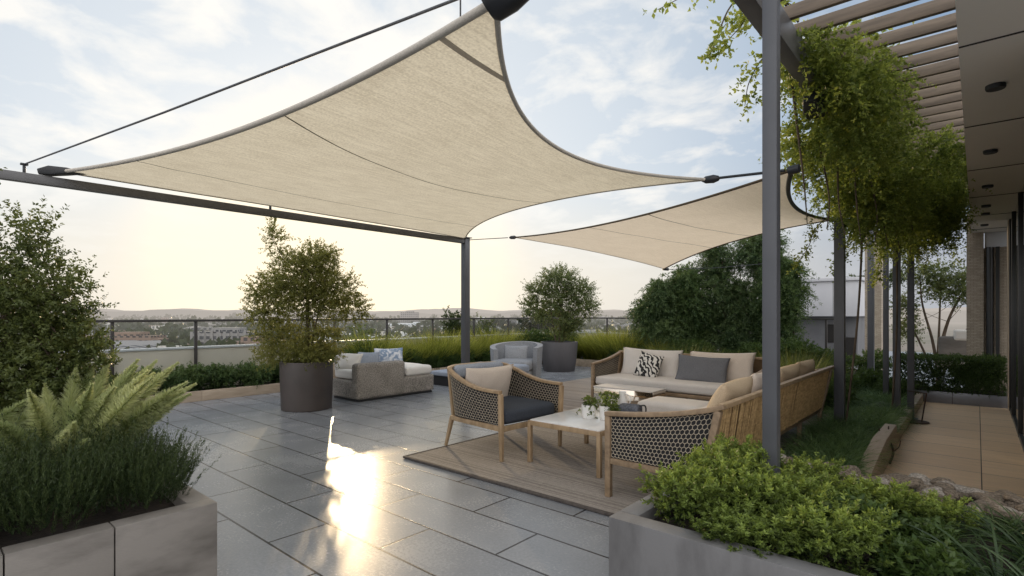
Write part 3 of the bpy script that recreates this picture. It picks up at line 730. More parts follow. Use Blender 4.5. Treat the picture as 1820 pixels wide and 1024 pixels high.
t = thing('planting_bed', 'long low bed with pale stone kerb along the parapet', 'planter', (-10.5, 6, 0))
y = 1.9
while y < 13.2:
    MB().box((-10.32, y + .003, 0), (-10.2, min(y + 1.58, 13.3), .17)).build('kerb_stone', M['kerb'], t, world=True, bevel=.006); y += 1.58
MB().box((-10.9, 1.9, 0), (-10.325, 1.99, .168)).build('kerb_stone', M['kerb'], t, world=True, bevel=.005)
MB().box((-10.9, 1.995, 0), (-10.325, 15.4, .13)).build('soil', M['soil'], t, world=True)
t = thing('planting_bed', 'low bed of tall grass in front of the far railing', 'planter', (-6, 14.6, 0))
MB().box((-10.19, 13.1, 0), (-1.6, 13.25, .2)).build('kerb_stone', M['kerb'], t, world=True, bevel=.006)
MB().box((-10.19, 13.255, 0), (-1.6, 15.4, .15)).build('soil', M['soil'], t, world=True)
t = thing('stone_block', 'pale stone block wall between dark round planter and tweed daybed', 'wall', (-9.6, 5.7, 0))
MB().box((-9.75, 5.0, 0), (-9.4, 6.6, .28)).build('block', M['kerb'], t, world=True, bevel=.008)
MB().box((-9.75, 5.0, .283), (-9.45, 6.6, .55)).build('block', M['kerb'], t, world=True, bevel=.008)

# round bushes along the parapet
def bush_obj(name, r, h, mat, leaf, m, n, seed, slen=.1, shape=.8, spread=.6, droop=.25, lw=.4, jit=.3):
    global rng; rng = np.random.default_rng(seed)
    blobs = [(0, 0, h * .5, r * .8, r * .8, h * .5)]
    for k in range(7):
        a = 2 * PI * k / 7 + rng.random(); q = r * (.35 + .3 * rng.random())
        blobs.append((math.cos(a) * q, math.sin(a) * q, h * (.45 + .3 * rng.random()), r * .45, r * .45, h * .33))
    return crown('foliage', blobs, m, n, leaf, leaf * lw, mat, None, slen, droop, .5, .7, spread, .4, jit=jit)
protos = {}
def plant(name, label, cat, loc, proto, s=1.0, rz=None, group=None, sz=None):
    t = thing(name, label, cat, loc, 0, group)
    f = protos[proto]
    if f.parent is None: o = f
    else: o = f.copy(); COL.objects.link(o)
    o.parent = t; o.rotation_euler = (0, 0, random.uniform(0, 2 * PI) if rz is None else rz); o.scale = (s, s, sz or s)
    return t
protos['round'] = bush_obj('foliage', .30, .40, M['leaf_dark'], .055, 420, 16, 21, slen=.13, lw=.38)
protos['round2'] = bush_obj('foliage', .30, .40, M['leaf_dark'], .055, 420, 16, 22, slen=.13, lw=.38)
for i, y in enumerate((2.25, 2.82, 3.4, 3.95, 4.5, 5.1, 5.7, 6.3)):
    plant('round_shrub', 'round dark green shrub in the row along the cream parapet', 'shrub', (-10.58 + .05 * math.sin(i * 2.1), y, .12), 'round' if i % 2 else 'round2', 1.0 + .22 * ((i * 7) % 5) / 5, group='round shrubs along the parapet')

# tall ornamental grass clumps
def grass_clump(seed, n, h, w_, spread, mat, bend=(.5, 1.2), lo=.6):
    global rng; rng = np.random.default_rng(seed)
    a = rng.random(n) * 2 * PI; r = np.sqrt(rng.random(n))
    P = np.stack([np.cos(a) * r * spread * .4, np.sin(a) * r * spread * .4, np.zeros(n)], 1)
    tilt = r * .5 + rng.normal(size=n) * .1
    D = nrm(np.stack([np.cos(a) * tilt, np.sin(a) * tilt, np.ones(n)], 1) + rng.normal(size=(n, 3)) * .06)
    L = h * (lo + (1.1 - lo) * rng.random(n))
    return Leaves().blades(P, D, L, w_, bend[0] + (bend[1] - bend[0]) * rng.random(n), np.clip(.35 + .3 * rng.normal(size=n), 0, 1)).build('blades', mat)
protos['tall'] = grass_clump(31, 1700, 1.12, .011, .8, M['leaf_grass'], (.1, .5))
protos['tall2'] = grass_clump(32, 1700, 1.12, .011, .8, M['leaf_grass'], (.1, .6))
protos['reed'] = grass_clump(33, 1500, 1.1, .011, .8, M['leaf_reed'], (.1, .55))
gi = 0
for y in np.arange(7.3, 13.3, .58):
    gi += 1; plant('ornamental_grass', 'tall yellow green grass clump in the bed by the parapet', 'grass', (-10.72 + .06 * math.sin(gi * 3.1), float(y), .12), 'tall' if gi % 2 else 'tall2', 0.92 + .12 * math.sin(gi * 1.7), group='tall grass clumps by the parapet')
for x in np.arange(-10.0, -6.2, .6):
    gi += 1; plant('ornamental_grass', 'tall yellow green grass clump before the far railing', 'grass', (float(x), 13.75 + .2 * math.sin(gi * 2.3), .14), 'tall' if gi % 2 else 'tall2', 0.94 + .12 * math.sin(gi * 1.3), group='tall grass clumps before the far railing')
for x in np.arange(-4.9, -2.3, .42):
    gi += 1; plant('ornamental_grass', 'tall green grass clump growing behind the back sofa', 'grass', (float(x), 9.9 + .3 * math.sin(gi * 2.3), 0), 'reed', .86 + .1 * math.sin(gi * 1.3), group='tall grass clumps behind the sofa')
# darker shrubs among the grass
protos['dark'] = bush_obj('foliage', .5, .75, M['leaf_hedge'], .05, 700, 20, 41, slen=.16, lw=.5)
for x, y, s, lab in ((-10.6, 7.0, 1.05, 'dark clipped shrub between the daybed cushions and tall grass'), (-10.1, 12.6, 1.25, 'dark bushy shrub to one side of the grey round planter'),
                     (-9.6, 13.5, 1.2, 'dark bushy shrub directly behind the grey round planter'), (-10.55, 9.2, .8, 'dark low shrub at the foot of the tall grass behind the post'),
                     (-5.6, 13.4, 1.0, 'low dark shrub under the tall trees beside grass'), (-3.0, 12.9, 1.15, 'low dark shrub under the tall trees behind sofa')):
    plant('shrub', lab, 'shrub', (x, y, .1), 'dark', s)

for i, y in enumerate(np.arange(7.55, 12.4, .62)):
    plant('hedge_shrub', 'low dense dark shrub at the foot of the tall grass by the parapet', 'shrub', (-10.36, float(y), .1), 'dark', .62 + .1 * math.sin(i * 2.7), sz=.66 + .1 * math.sin(i * 1.9), group='low shrubs under the tall grass')
for i, x in enumerate(np.arange(-7.6, -2.4, .74)):
    plant('hedge_shrub', 'rounded green shrub under the dark screen of trees', 'shrub', (float(x), 13.45 + .12 * math.sin(i * 2.1), .1), 'dark', .85 + .15 * math.sin(i * 2.7), group='rounded shrubs under the screen of trees')
# ------------------------------------------------------------------ trees
def tree(name, label, cat, loc, trunks, blobs, m, n, leafL, lw, mat, slen=.25, droop=.2, up=.3, group=None, shell=.4, spread=.65, seed=1, limbs=True, flat=0.0, jit=.25):
    global rng; rng = np.random.default_rng(seed)
    t = thing(name, label, cat, loc, 0, group)
    for pts, r0, r1 in trunks:
        P = arc(pts, 5); MB().tube(P, [r0 + (r1 - r0) * i / (len(P) - 1) for i in range(len(P))], 9).build('trunk', M['bark'], t, smooth=50)
    if limbs:
        mb = MB()
        top = arc(trunks[0][0], 5)
        for b in blobs:
            for q in range(1):
                s0 = Vector(top[min(len(top) - 1, int(len(top) * (.45 + .5 * rng.random())))]); e = Vector(b[:3]) + Vector(tuple(rng.normal(size=3))) * b[3] * .4
                mid = (s0 + e) / 2 + Vector(tuple(rng.normal(size=3) * .04)) + Vector((0, 0, -.05))
                pts = arc([s0, mid, e], 4); r0 = trunks[0][2] * .45
                mb.tube(pts, [max(r0 * (1 - .8 * i / (len(pts) - 1)), .004) for i in range(len(pts))], 5)
        mb.build('limbs', M['bark'], t, smooth=60)
    crown('crown', blobs, m, n, leafL, leafL * lw, mat, t, slen, droop, up, shell, spread, .3, flat=flat, jit=jit)
    return t
# tree in the bronze pot
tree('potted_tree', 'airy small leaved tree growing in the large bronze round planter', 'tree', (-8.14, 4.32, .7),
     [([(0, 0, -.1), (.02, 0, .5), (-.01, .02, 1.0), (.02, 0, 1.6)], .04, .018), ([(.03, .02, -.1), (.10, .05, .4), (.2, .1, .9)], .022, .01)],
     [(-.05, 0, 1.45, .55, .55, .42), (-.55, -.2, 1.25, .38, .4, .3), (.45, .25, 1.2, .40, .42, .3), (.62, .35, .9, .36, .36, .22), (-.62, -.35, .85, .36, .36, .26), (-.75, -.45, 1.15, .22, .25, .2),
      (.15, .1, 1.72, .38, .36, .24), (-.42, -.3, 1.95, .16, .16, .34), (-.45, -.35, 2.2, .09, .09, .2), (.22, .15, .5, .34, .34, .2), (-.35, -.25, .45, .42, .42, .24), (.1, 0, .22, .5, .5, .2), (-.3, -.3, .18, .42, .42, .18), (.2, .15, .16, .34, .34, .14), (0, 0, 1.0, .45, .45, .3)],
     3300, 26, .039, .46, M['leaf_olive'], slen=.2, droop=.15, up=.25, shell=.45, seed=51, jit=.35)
tree('potted_tree', 'rounded dense tree in the distant grey round planter', 'tree', (-8.5, 11.7, .7),
     [([(0, 0, -.1), (.03, 0, .5), (0, .05, 1.2)], .035, .016), ([(.05, .05, -.1), (.12, .1, .5), (.25, .2, 1.1)], .022, .01), ([(-.05, -.03, -.1), (-.14, -.1, .6), (-.2, -.15, 1.1)], .022, .01)],
     [(0, 0, 1.75, .55, .55, .38), (-.45, -.35, 1.45, .4, .4, .3), (.45, .35, 1.45, .42, .42, .34), (-.6, -.5, 1.05, .32, .32, .2), (.55, .4, 1.0, .4, .4, .3), (0, 0, 1.2, .5, .5, .35), (.2, .1, .7, .42, .42, .25), (-.35, -.3, .75, .3, .3, .2), (.1, 0, .35, .3, .3, .2), (.3, .2, .5, .3, .3, .2)],
     2200, 24, .046, .46, M['leaf_tree2'], slen=.22, droop=.1, up=.3, seed=52, jit=.35)
# shrub tree at the left, in the travertine planter
tree('shrub_tree', 'tall leafy shrub tree growing behind the feathery fern', 'tree', (-4.75, .45, .42),
     [([(0, 0, 0), (.03, 0, .6), (.0, .0, 1.1), (-.02, -.03, 1.5)], .03, .01), ([(.08, .1, 0), (.15, .15, .5), (.2, .22, 1.0)], .02, .008)],
     [(0, 0, .55, .42, .42, .3), (.15, .18, .75, .32, .32, .28), (.0, 0, 1.0, .38, .38, .3), (.18, .2, 1.2, .24, .24, .24), (-.2, -.25, 1.2, .35, .35, .3), (.1, .1, 1.5, .16, .16, .26), (-.2, -.3, 1.6, .26, .26, .3), (-.15, -.2, 1.9, .15, .15, .24), (.28, .34, .5, .2, .2, .18), (.3, .36, .9, .13, .13, .17), (.2, .2, .3, .3, .3, .2), (-.1, -.1, .3, .4, .4, .25), (.38, .46, .75, .06, .06, .1), (.26, .3, 1.1, .08, .08, .16)],
     3600, 24, .036, .44, M['leaf_left'], slen=.17, droop=.05, up=.5, seed=53, jit=.3)
t = plant_red = thing('red_leaf_shrub', 'reddish brown leaves showing within the tall shrub at the side', 'shrub', (-5.0, .1, .45))
crown('foliage', [(0, 0, .95, .14, .14, .1), (.05, .1, 1.05, .1, .1, .08)], 40, 12, .05, .025, M['leaf_red'], t, .12)
MB().tube([(0, 0, 0), (.02, .02, .5), (0, 0, .95)], .008, 6).build('stem', M['twig'], t)

# the dark screen of trees behind the sofa
def willow(x, y, h, r, seed, label):
    rg = np.random.default_rng(seed); bl = []
    for k in range(22):
        z = h * (.12 + .82 * rg.random()); q = r * (1 - .55 * (z / h) ** 2.5); a = rg.random() * 6.28; e = rg.random() ** .5 * q * .7
        bl.append((math.cos(a) * e, math.sin(a) * e, z, r * .36, r * .36, r * .40))
    tree('screen_tree', label, 'tree', (x, y, .1), [([(0, 0, 0), (.05, 0, h * .35), (-.05, .05, h * .65), (0, 0, h * .9)], .05, .015), ([(.15, .1, 0), (.3, .15, h * .4), (.4, .2, h * .75)], .03, .01)],
         bl, 2400, 26, .095, .24, M['leaf_willow'] if seed % 2 else M['leaf_dark'], slen=.42, droop=.55, up=.15, shell=.5, seed=seed, spread=.5, group=None)
willow(-6.75, 13.9, 2.25, .8, 61, 'lowest and lightest tree at the near end of the dark screen')
willow(-6.0, 14.5, 2.9, .85, 62, 'dark weeping tree under the corner of the smaller sail')
willow(-5.2, 14.7, 3.4, .9, 63, 'tall dark tree in the middle of the screen behind the sofa')
willow(-4.3, 14.9, 3.7, .9, 65, 'tallest dark tree of the screen behind the steel post')
willow(-3.75, 14.6, 2.9, .7, 64, 'dark drooping tree beside the white pavilion')
# bushes and trees just beyond the railing
def beyond(x, y, z, h, r, seed, label, mat='leaf_mid', leaf=.12):
    rg = np.random.default_rng(seed); bl = []
    for k in range(9):
        a = rg.random() * 6.28; e = r * .6 * rg.random()
        bl.append((math.cos(a) * e, math.sin(a) * e, h * (.45 + .45 * rg.random()), r * .5, r * .5, h * .16))
    tree('distant_tree', label, 'tree', (x, y, z), [([(0, 0, 0), (.1, 0, h * .4), (0, .1, h * .8)], .12, .05)], bl, 700, 18, leaf, .55, M[mat], slen=r * .28, seed=seed)
beyond(-17.9, 16.3, -4.5, 6.3, 1.0, 71, 'round green bush top rising beside the thin steel post')
beyond(-20.5, 20.8, -6, 7.2, 1.2, 72, 'grey green tree rising above the rail behind the post', 'leaf_tree2')
beyond(-17.0, 17.8, -5, 6.2, 1.0, 73, 'taller greyish tree beyond the rail by the post', 'leaf_tree2')
beyond(-13.4, 17.2, -4, 6.0, 1.0, 74, 'bushy tree beyond the railing beside the distant planter')
beyond(-12.2, 16.6, -4, 5.7, .8, 75, 'green bush beyond the railing just beside grey planter tree')
beyond(-20.0, 13.2, -6, 7.3, 1.1, 76, 'low hazy bush beyond the railing above the tall grass', 'leaf_tree2')
# ------------------------------------------------------------------ round pots
def pot(label, loc, prof, mat):
    t = thing('round_planter', label, 'planter', loc)
    MB().lathe(prof, 64).build('pot', mat, t, smooth=40)
    r, z = prof[-1]; MB().lathe([(r, z - .05), (r * .98, z + .004)], 48).build('soil', M['soil'], t, smooth=40)
    return t
pot('large dark bronze round planter holding the airy tree', (-8.14, 4.32, 0), [(.375, .0), (.385, .01), (.40, .40), (.405, .75), (.402, .762), (.375, .762), (.37, .755), (.365, .70)], M['pot'])
pot('charcoal grey tapered round planter far back by the tall grass', (-8.5, 11.7, 0), [(.41, .0), (.42, .01), (.47, .40), (.50, .77), (.497, .782), (.465, .782), (.46, .775), (.455, .70)], M['pot2'])

# ------------------------------------------------------------------ sail frame and sails
t = thing('sail_frame', 'slim grey steel post with long beam carrying the large sail', 'frame', (-7.2, 6.95, 0))
MB().box((-7.258, 6.89, 0), (-7.142, 7.01, 2.93)).build('post', M['metal'], t, world=True, bevel=.004)
MB().box((-7.245, -3, 2.83), (-7.155, 6.888, 2.92)).build('beam', M['metal_beam'], t, world=True, bevel=.004)
MB().box((-7.29, 6.86, 2.932), (-7.11, 7.04, 2.945)).build('cap_plate', M['metal'], t, world=True)
for y in (.83, 3.3):
    mb = MB(); mb.box((-7.215, y - .012, 2.921), (-7.185, y + .012, 3.0)); mb.box((-7.225, y - .03, 3.001), (-7.175, y + .03, 3.018)); mb.build('hook', M['black'], t, world=True, bevel=.003)

def lerp(a, b, t): return a + (b - a) * t
def sail(name, label, Cs, scal, sagz, mat, seams, seed, hemr, hem_mats, nu=56, nv=48, group=None):
    """Cs = B, C, D, A corners; boundaries scalloped; Coons surface"""
    B, C, D, A = (np.array(c, float) for c in Cs)
    def bd(p, q, off):
        return lambda t: p + (q - p) * t + np.array(off) * 4 * t * (1 - t)
    e0 = bd(B, C, scal[0]); e1 = bd(A, D, scal[2]); f0 = bd(B, A, scal[3]); f1 = bd(C, D, scal[1])
    def S(u, v):
        p = (1 - u) * e0(v) + u * e1(v) + (1 - v) * f0(u) + v * f1(u) - ((1 - u) * (1 - v) * B + u * (1 - v) * A + (1 - u) * v * C + u * v * D)
        for (a, b, k) in ((u, v, 0), (1 - u, 1 - v, 2), (u, 1 - v, 3)):
            q = math.hypot(a, b) + 1e-4; p = p + np.array([0, 0, .005]) * math.exp(-((q - .16) / .13) ** 2) * math.sin(math.atan2(b, a) * 15 + k)
        p = p + np.array([0, 0, .007]) * math.sin(u * 13 + v * 5 + seed) * math.sin(u * 4 - v * 11) * u * (1 - u) * v * (1 - v) * 16
        return p
    t = thing(name, label, 'shade sail', tuple(C), 0, group)
    o = MB().grid(S, nu, nv).build('cloth', mat, t, smooth=80, world=True)
    for i, (fn, r, mt) in enumerate(((lambda k: S(0, k), hemr[0], hem_mats[0]), (lambda k: S(1, k), hemr[2], hem_mats[2]), (lambda k: S(k, 0), hemr[3], hem_mats[3]), (lambda k: S(k, 1), hemr[1], hem_mats[1]))):
        MB().tube([fn(k / 50) for k in range(51)], r, 8).build('hem', M[mt], t, smooth=60, world=True)
    for u, wd, v1, mt, u1 in seams:
        mb = MB()
        mb.grid(lambda a, b: S(min(u + (u1 - u) * a + (b - .5) * wd / np.linalg.norm(A - B), 1), a * v1) - np.array([0, 0, .004]), 60, 1)
        mb.build('seam', M[mt], t, smooth=60, world=True)
    return t, S
SB, SC_, SD, SA = (-7.17, 1.12, 2.99), (-7.15, 6.9, 2.92), (-1.68, 4.40, 2.62), (-1.53, 1.66, 2.83)
st, S1 = sail('shade_sail', 'large beige shade sail stretched overhead across the terrace', (SB, SC_, SD, SA), ((.05, 0, .0), (-.1, -.5, .06), (-.68, .1, -.02), (.1, .22, -.06)), .0,
     M['sail'], ((.23, .016, 1.0, 'seam', .23), (.64, .016, 1.0, 'seam', .64), (.925, .045, .17, 'seam_grey', 1.0)), 1, (.012, .01, .014, .02), ('hem', 'hem', 'hem', 'hem'))
# corner fittings
mb = MB(); d = (Vector((-1.25, 1.75, 2.98)) - Vector(SA)).normalized(); p = Vector(SA) - d * .05
mb.tube([p, p + d * .02, p + d * .10, p + d * .22, p + d * .23], [.055, .075, .085, .075, .02], 24); mb.build('corner_clamp', M['black'], st, smooth=40, world=True)
mb = MB(); mb.sweep([(-7.19, .93, 2.955), (-7.17, 1.02, 2.975), (-7.13, 1.16, 2.99), (-7.08, 1.3, 2.99)], [.05, .12, .13, .03], [.05, .09, .06, .02]); mb.build('corner_clamp', M['black'], st, bevel=.008, world=True)
mb = MB(); d = (Vector((-1.01, 4.29, 2.57)) - Vector(SD)).normalized(); p = Vector(SD)
mb.tube([p - d * .06, p - d * .02, p + d * .05, p + d * .09, p + d * .10], [.008, .03, .034, .022, .01], 14); mb.build('corner_clamp', M['black'], st, smooth=40, world=True)
mb = MB(); mb.tube([(-7.15, 6.93, 2.93), (-7.1, 6.84, 2.925)], .02, 10); mb.build('corner_clamp', M['black'], st, smooth=40, world=True)
st2, S2 = sail('shade_sail', 'smaller pale beige shade sail further back by the steel posts', ((-6.45, 7.48, 2.935), (-4.86, 10.35, 2.45), (-1.36, 7.6, 2.68), (-1.03, 4.33, 2.57)),
     ((.12, -.12, .02), (0, -.10, .10), (-.2, .05, -.03), (.05, .22, -.05)), .0, M['sail_far'], ((.42, .02, 1.0, 'seam', .42), (.66, .02, 1.0, 'seam', .66)), 2, (.008, .014, .018, .012), ('hem', 'seam', 'black', 'seam'))
d = (Vector((-7.15, 6.95, 2.9)) - Vector((-6.45, 7.48, 2.935))).normalized(); p = Vector((-6.45, 7.48, 2.935))
MB().tube([p - d * .04, p, p + d * .07, p + d * .1], [.012, .034, .03, .01], 12).build('corner_clamp', M['black'], st2, smooth=40, world=True)
p = Vector((-1.03, 4.33, 2.57)); d = Vector((.95, -.1, .06)).normalized()
MB().tube([p - d * .03, p - d * .025, p + d * .05, p + d * .055], [.015, .032, .032, .012], 14).build('corner_clamp', M['black'], st2, smooth=40, world=True)
MB().tube([(-1.37, 7.6, 2.68), (-1.33, 7.6, 2.68)], .03, 10).build('corner_clamp', M['black'], st2, world=True)
MB().tube([(-4.88, 10.33, 2.45), (-4.80, 10.42, 2.44)], .03, 10).build('corner_clamp', M['black'], st2, world=True)
def cable(label, pts, r, mat='cable', extra=None):
    t = thing('tension_cable', label, 'cable', pts[0])
    MB().tube(pts, r, 8).build('wire', M[mat], t, smooth=60, world=True)
    return t
t = cable('long steel cable running above the edge of the large sail', [(-7.2, .83, 3.01), (-4.5, 1.28, 2.985), (-1.83, 1.72, 2.98), (-.09, 2.02, 3.03)], .0075)
q = S1(.955, 0.0); MB().tube([tuple(q), (float(q[0]), float(q[1]) + .0, 2.985)], .004, 6).build('hanger', M['black'], t, world=True)
MB().box((float(q[0]) - .03, float(q[1]) - .006, 2.965), (float(q[0]) + .03, float(q[1]) + .006, 2.985)).build('clip', M['black'], t, world=True)
cable('black rod linking both sail corners beside the steel post', [(-1.60, 4.39, 2.617), (-1.08, 4.33, 2.575)], .011, 'black')
cable('thin wire from the slim post to the smaller sail', [(-7.14, 6.99, 2.9), (-6.55, 7.41, 2.93)], .007, 'black')
cable('short wire holding the smaller sail from the dark tree', [(-4.80, 10.42, 2.44), (-4.2, 11.4, 2.5), (-3.4, 13.2, 2.7)], .006, 'black')
cable('short wire from the black corner clamp above the big sail', [(-1.33, 1.72, 2.93), (-.09, 2.15, 3.2)], .009, 'black')
# ------------------------------------------------------------------ house, pergola
t = thing('house', 'modern house with long flat soffit and dark glass wall', 'house', (.4, 6, 0))
MB().box((-.08, 2.7, 3.0), (2.6, 13.1, 3.02)).build('soffit', M['soffit'], t, world=True)
MB().box((-.08, 2.7, 3.022), (2.6, 13.1, 3.26)).build('roof', M['roof'], t, world=True)
for y in (4.7, 6.53, 8.28, 9.76, 10.5, 11.8):
    dl = MB().lathe([(.02, 0), (.048, 0), (.052, .008), (.052, .03)], 24).build('downlight', M['black'], t, smooth=40, loc=None)
    dl.location = (.09 - .4, y - 6, 2.972)
ys = [4.2, 5.8, 7.4, 9.0, 10.6, 11.4]
for a, b in zip(ys, ys[1:]):
    wn = MB().box((.40, a + .025, .06), (.42, b - .025, 2.99)).build('window', M['window'], t, world=True)
    fr = MB(); fr.box((.375, b - .024, 0), (.45, b + .024, 2.998)); fr.box((.38, a + .026, 0), (.45, b - .026, .058)); f = fr.build('frame', M['frame_dark'], wn, bevel=.003)
    f.location = (-.4, -6, 0)
MB().box((.38, 4.0, 0), (2.6, 4.19, 2.999)).build('wall', M['stonebrick'], t, world=True)
mb = MB()
for k in range(9): mb.box((.36 + .004 * k, 11.46 + k * .16, 0), (.44, 11.51 + k * .16, 2.995))
mb.build('fins', M['frame_gold'], t, world=True)
MB().box((-.15, 12.9, 0), (.09, 13.25, 3.35)).build('stone_pier', M['stonebrick'], t, world=True)
MB().box((.092, 13.0, 0), (.62, 13.3, 2.72)).build('stone_pier', M['stonebrick'], t, world=True)
MB().box((.10, 12.96, 2.722), (.62, 13.3, 2.99)).build('lintel', M['pav_white'], t, world=True)
MB().tube([(.17, 12.9, 0), (.17, 12.9, 2.72)], .05, 14).build('downpipe', M['frame_dark'], t, smooth=50, world=True)
MB().box((.25, 12.86, 0), (.30, 12.96, 2.72)).build('downpipe', M['frame_dark'], t, world=True)

for y in (3.9, 5.6, 7.3, 9.0, 10.7, 12.4): MB().box((-.078, y - .004, 2.993), (.40, y + .004, 2.999)).build('panel_joint', M['joint'], t, world=True)
t = thing('pergola', 'grey steel pergola posts with brown timber slats above the path', 'pergola', (-1.0, 6, 0))
def post(x, y, s, h): MB().box((x - s / 2, y - s / 2, 0), (x + s / 2, y + s / 2, h)).build('post', M['metal'], t, world=True, bevel=.005); MB().box((x - s, y - s, .006), (x + s, y + s, .018)).build('base_plate', M['metal'], t, world=True)
post(-.84, 3.10, .074, 3.55); post(-1.28, 7.63, .11, 3.6); post(-1.62, 12.9, .11, 3.3); post(-1.13, 10.64, .075, 3.3); post(-.85, 9.17, .088, 3.4); post(-.72, 9.55, .08, 3.4)
MB().box((-1.08, 3.0, 3.34), (-.975, 12.8, 3.55)).build('beam', M['metal_beam'], t, world=True, bevel=.006)
y = 3.2
while y < 13.2:
    MB().box((-1.15, y - .02, 3.553), (.5, y + .02, 3.645)).build('slat', M['wood_slat'], t, world=True, bevel=.003); y += .29
MB().box((.1, 2.8, 3.27), (.2, 13, 3.55)).build('wall_plate', M['metal_beam'], t, world=True)
tl = thing('spot_lamp', 'black floodlight box on the pergola beam among the vine', 'lamp', (-1.03, 5.0, 3.28))
MB().sweep([(0, -.12, -.0), (0, .04, -.03), (0, .12, -.10)], [.10, .16, .13], [.08, .13, .05]).build('housing', M['black'], tl, bevel=.01)
MB().box((-.02, -.02, .06), (.02, .02, .14)).build('bracket', M['black'], tl)

# climbing plant on the pergola
rng = np.random.default_rng(81)
t = thing('climbing_vine', 'dense green climbing vine hanging from the pergola over the posts', 'vine', (-.9, 7.2, 0))
VB = [(-.75, 4.8, 3.40, .28, .42, .18), (-.72, 5.2, 3.36, .28, .42, .22), (-.85, 5.4, 3.2, .3, .4, .3), (-.75, 6.0, 3.2, .32, .4, .3), (-1.3, 6.2, 3.12, .2, .25, .22), (-1.25, 5.6, 3.1, .2, .3, .22), (-1.28, 6.9, 2.85, .16, .25, .2), (-.8, 5.8, 3.58, .34, .6, .14), (-1.0, 4.5, 3.5, .2, .35, .18), (-.3, 7.6, 3.32, .2, .55, .22), (-.26, 8.6, 3.3, .2, .6, .28), (-.3, 9.7, 3.25, .2, .7, .3), (-1.0, 5.0, 3.62, .26, .4, .25), (-.85, 5.6, 3.75, .36, .42, .3), (-.85, 6.4, 3.6, .3, .4, .3), (-.92, 6.62, 3.45, .4, .42, .4), (-.78, 7.39, 3.25, .38, .42, .38), (-.92, 7.42, 3.0, .42, .45, .45),
      (-.65, 8.5, 3.05, .36, .5, .4), (-.42, 9.05, 2.9, .25, .5, .35), (-.85, 8.03, 2.65, .36, .45, .38), (-.5, 8.91, 2.75, .34, .45, .36), (-1.23, 6.35, 3.3, .2, .25, .25), (-1.17, 5.35, 3.62, .18, .3, .2), (-1.13, 6.97, 3.1, .22, .3, .3),
      (-.95, 7.2, 2.75, .3, .35, .3), (-.65, 8.4, 3.0, .35, .5, .4), (-.34, 9.6, 2.95, .2, .6, .3), (-.7, 9.6, 2.7, .35, .6, .3), (-1.15, 7.8, 2.75, .15, .3, .3), (-.32, 10.3, 3.2, .2, .7, .3), (-1.2, 7.4, 3.35, .2, .3, .2)]
blobs = [(x + .9, y - 7.2, z, a, b, c) for x, y, z, a, b, c in VB]
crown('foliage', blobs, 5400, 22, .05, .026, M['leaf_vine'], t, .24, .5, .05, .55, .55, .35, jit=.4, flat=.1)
# loose strands: below, to the side and across the sky
def strand(pts, r, n, leaf, name='foliage'):
    P = arc(pts, 6); st = MB().tube(P, [r * (1 - .7 * i / (len(P) - 1)) for i in range(len(P))], 5).build('stem', M['bark'], t, world=True)
    P = np.array(P) - np.array(t.location); m = len(P)
    D = nrm(np.gradient(P, axis=0)); k = rng.integers(0, m, n * 2)
    O = P[k] + rng.normal(size=(n * 2, 3)) * .02; dirs = nrm(D[k] * .5 + rng.normal(size=(n * 2, 3)) * .8 + np.array([0, 0, -.15]))
    return Leaves().sprays(O, dirs, .13, 7, leaf, leaf * .62, .3, .6, tint=np.clip(.5 + .2 * rng.normal(size=n * 2), 0, 1), jit=.5).build(name, M['leaf_vine'], t)
strand([(-1.05, 4.6, 3.78), (-1.2, 4.26, 3.98), (-1.35, 3.99, 3.76), (-1.45, 3.91, 3.46), (-1.47, 3.85, 3.36)], .01, 26, .05)
strand([(-1.05, 4.5, 3.85), (-1.3, 4.1, 3.95), (-1.5, 3.8, 3.85), (-1.72, 3.56, 3.68)], .008, 16, .055)
strand([(-1.1, 4.9, 3.7), (-1.25, 4.5, 3.55), (-1.32, 4.3, 3.3), (-1.34, 4.25, 3.1)], .008, 20, .05)
strand([(-1.1, 4.5, 3.8), (-1.25, 4.15, 3.72), (-1.32, 4.05, 3.6), (-1.4, 4.0, 3.5)], .008, 22, .05)
strand([(-1.15, 6.3, 3.3), (-1.35, 6.1, 3.2), (-1.42, 6.05, 2.95), (-1.4, 6.05, 2.85)], .008, 24, .045)
strand([(-1.15, 7.6, 2.9), (-1.5, 7.5, 2.6), (-1.6, 7.5, 2.35), (-1.75, 7.45, 2.1)], .008, 30, .045)
strand([(-1.0, 7.9, 2.6), (-1.25, 7.7, 2.3), (-1.35, 7.7, 2.1)], .007, 24, .045)
strand([(-.9, 8.3, 2.5), (-.95, 8.3, 2.2), (-.97, 8.25, 1.95)], .007, 30, .045)
strand([(-.6, 9.0, 2.6), (-.6, 9.0, 2.3)], .007, 26, .045)
strand([(-.35, 10.0, 2.9), (-.25, 10.2, 2.6), (-.22, 10.2, 2.35)], .006, 22, .045)
strand([(-1.2, 5.6, 3.4), (-1.28, 5.5, 3.3), (-1.35, 5.45, 3.15)], .006, 18, .045)
for q in range(9):
    x = -1.15 + .07 * q; y = 4.9 + .45 * q
    MB().tube(arc([(x, y - .5, 3.57), (x - .03, y, 3.5), (x - .02, y + .2, 3.1), (x + .04 * math.sin(q * 2), y + .35, 2.62), (x + .02, y + .36, 2.3)], 5), [.016 - .0006 * i for i in range(21)], 6).build('stem', M['bark'], t, world=True)
for a, b in (((-1.2, 7.55, .2), (-1.0, 7.4, 2.8)), ((-.9, 9.1, .1), (-.8, 8.6, 2.6))):
    MB().tube(arc([a, tuple((Vector(a) + Vector(b)) / 2 + Vector((.03, .02, 0))), b], 6), .012, 6).build('stem', M['bark'], t, world=True)

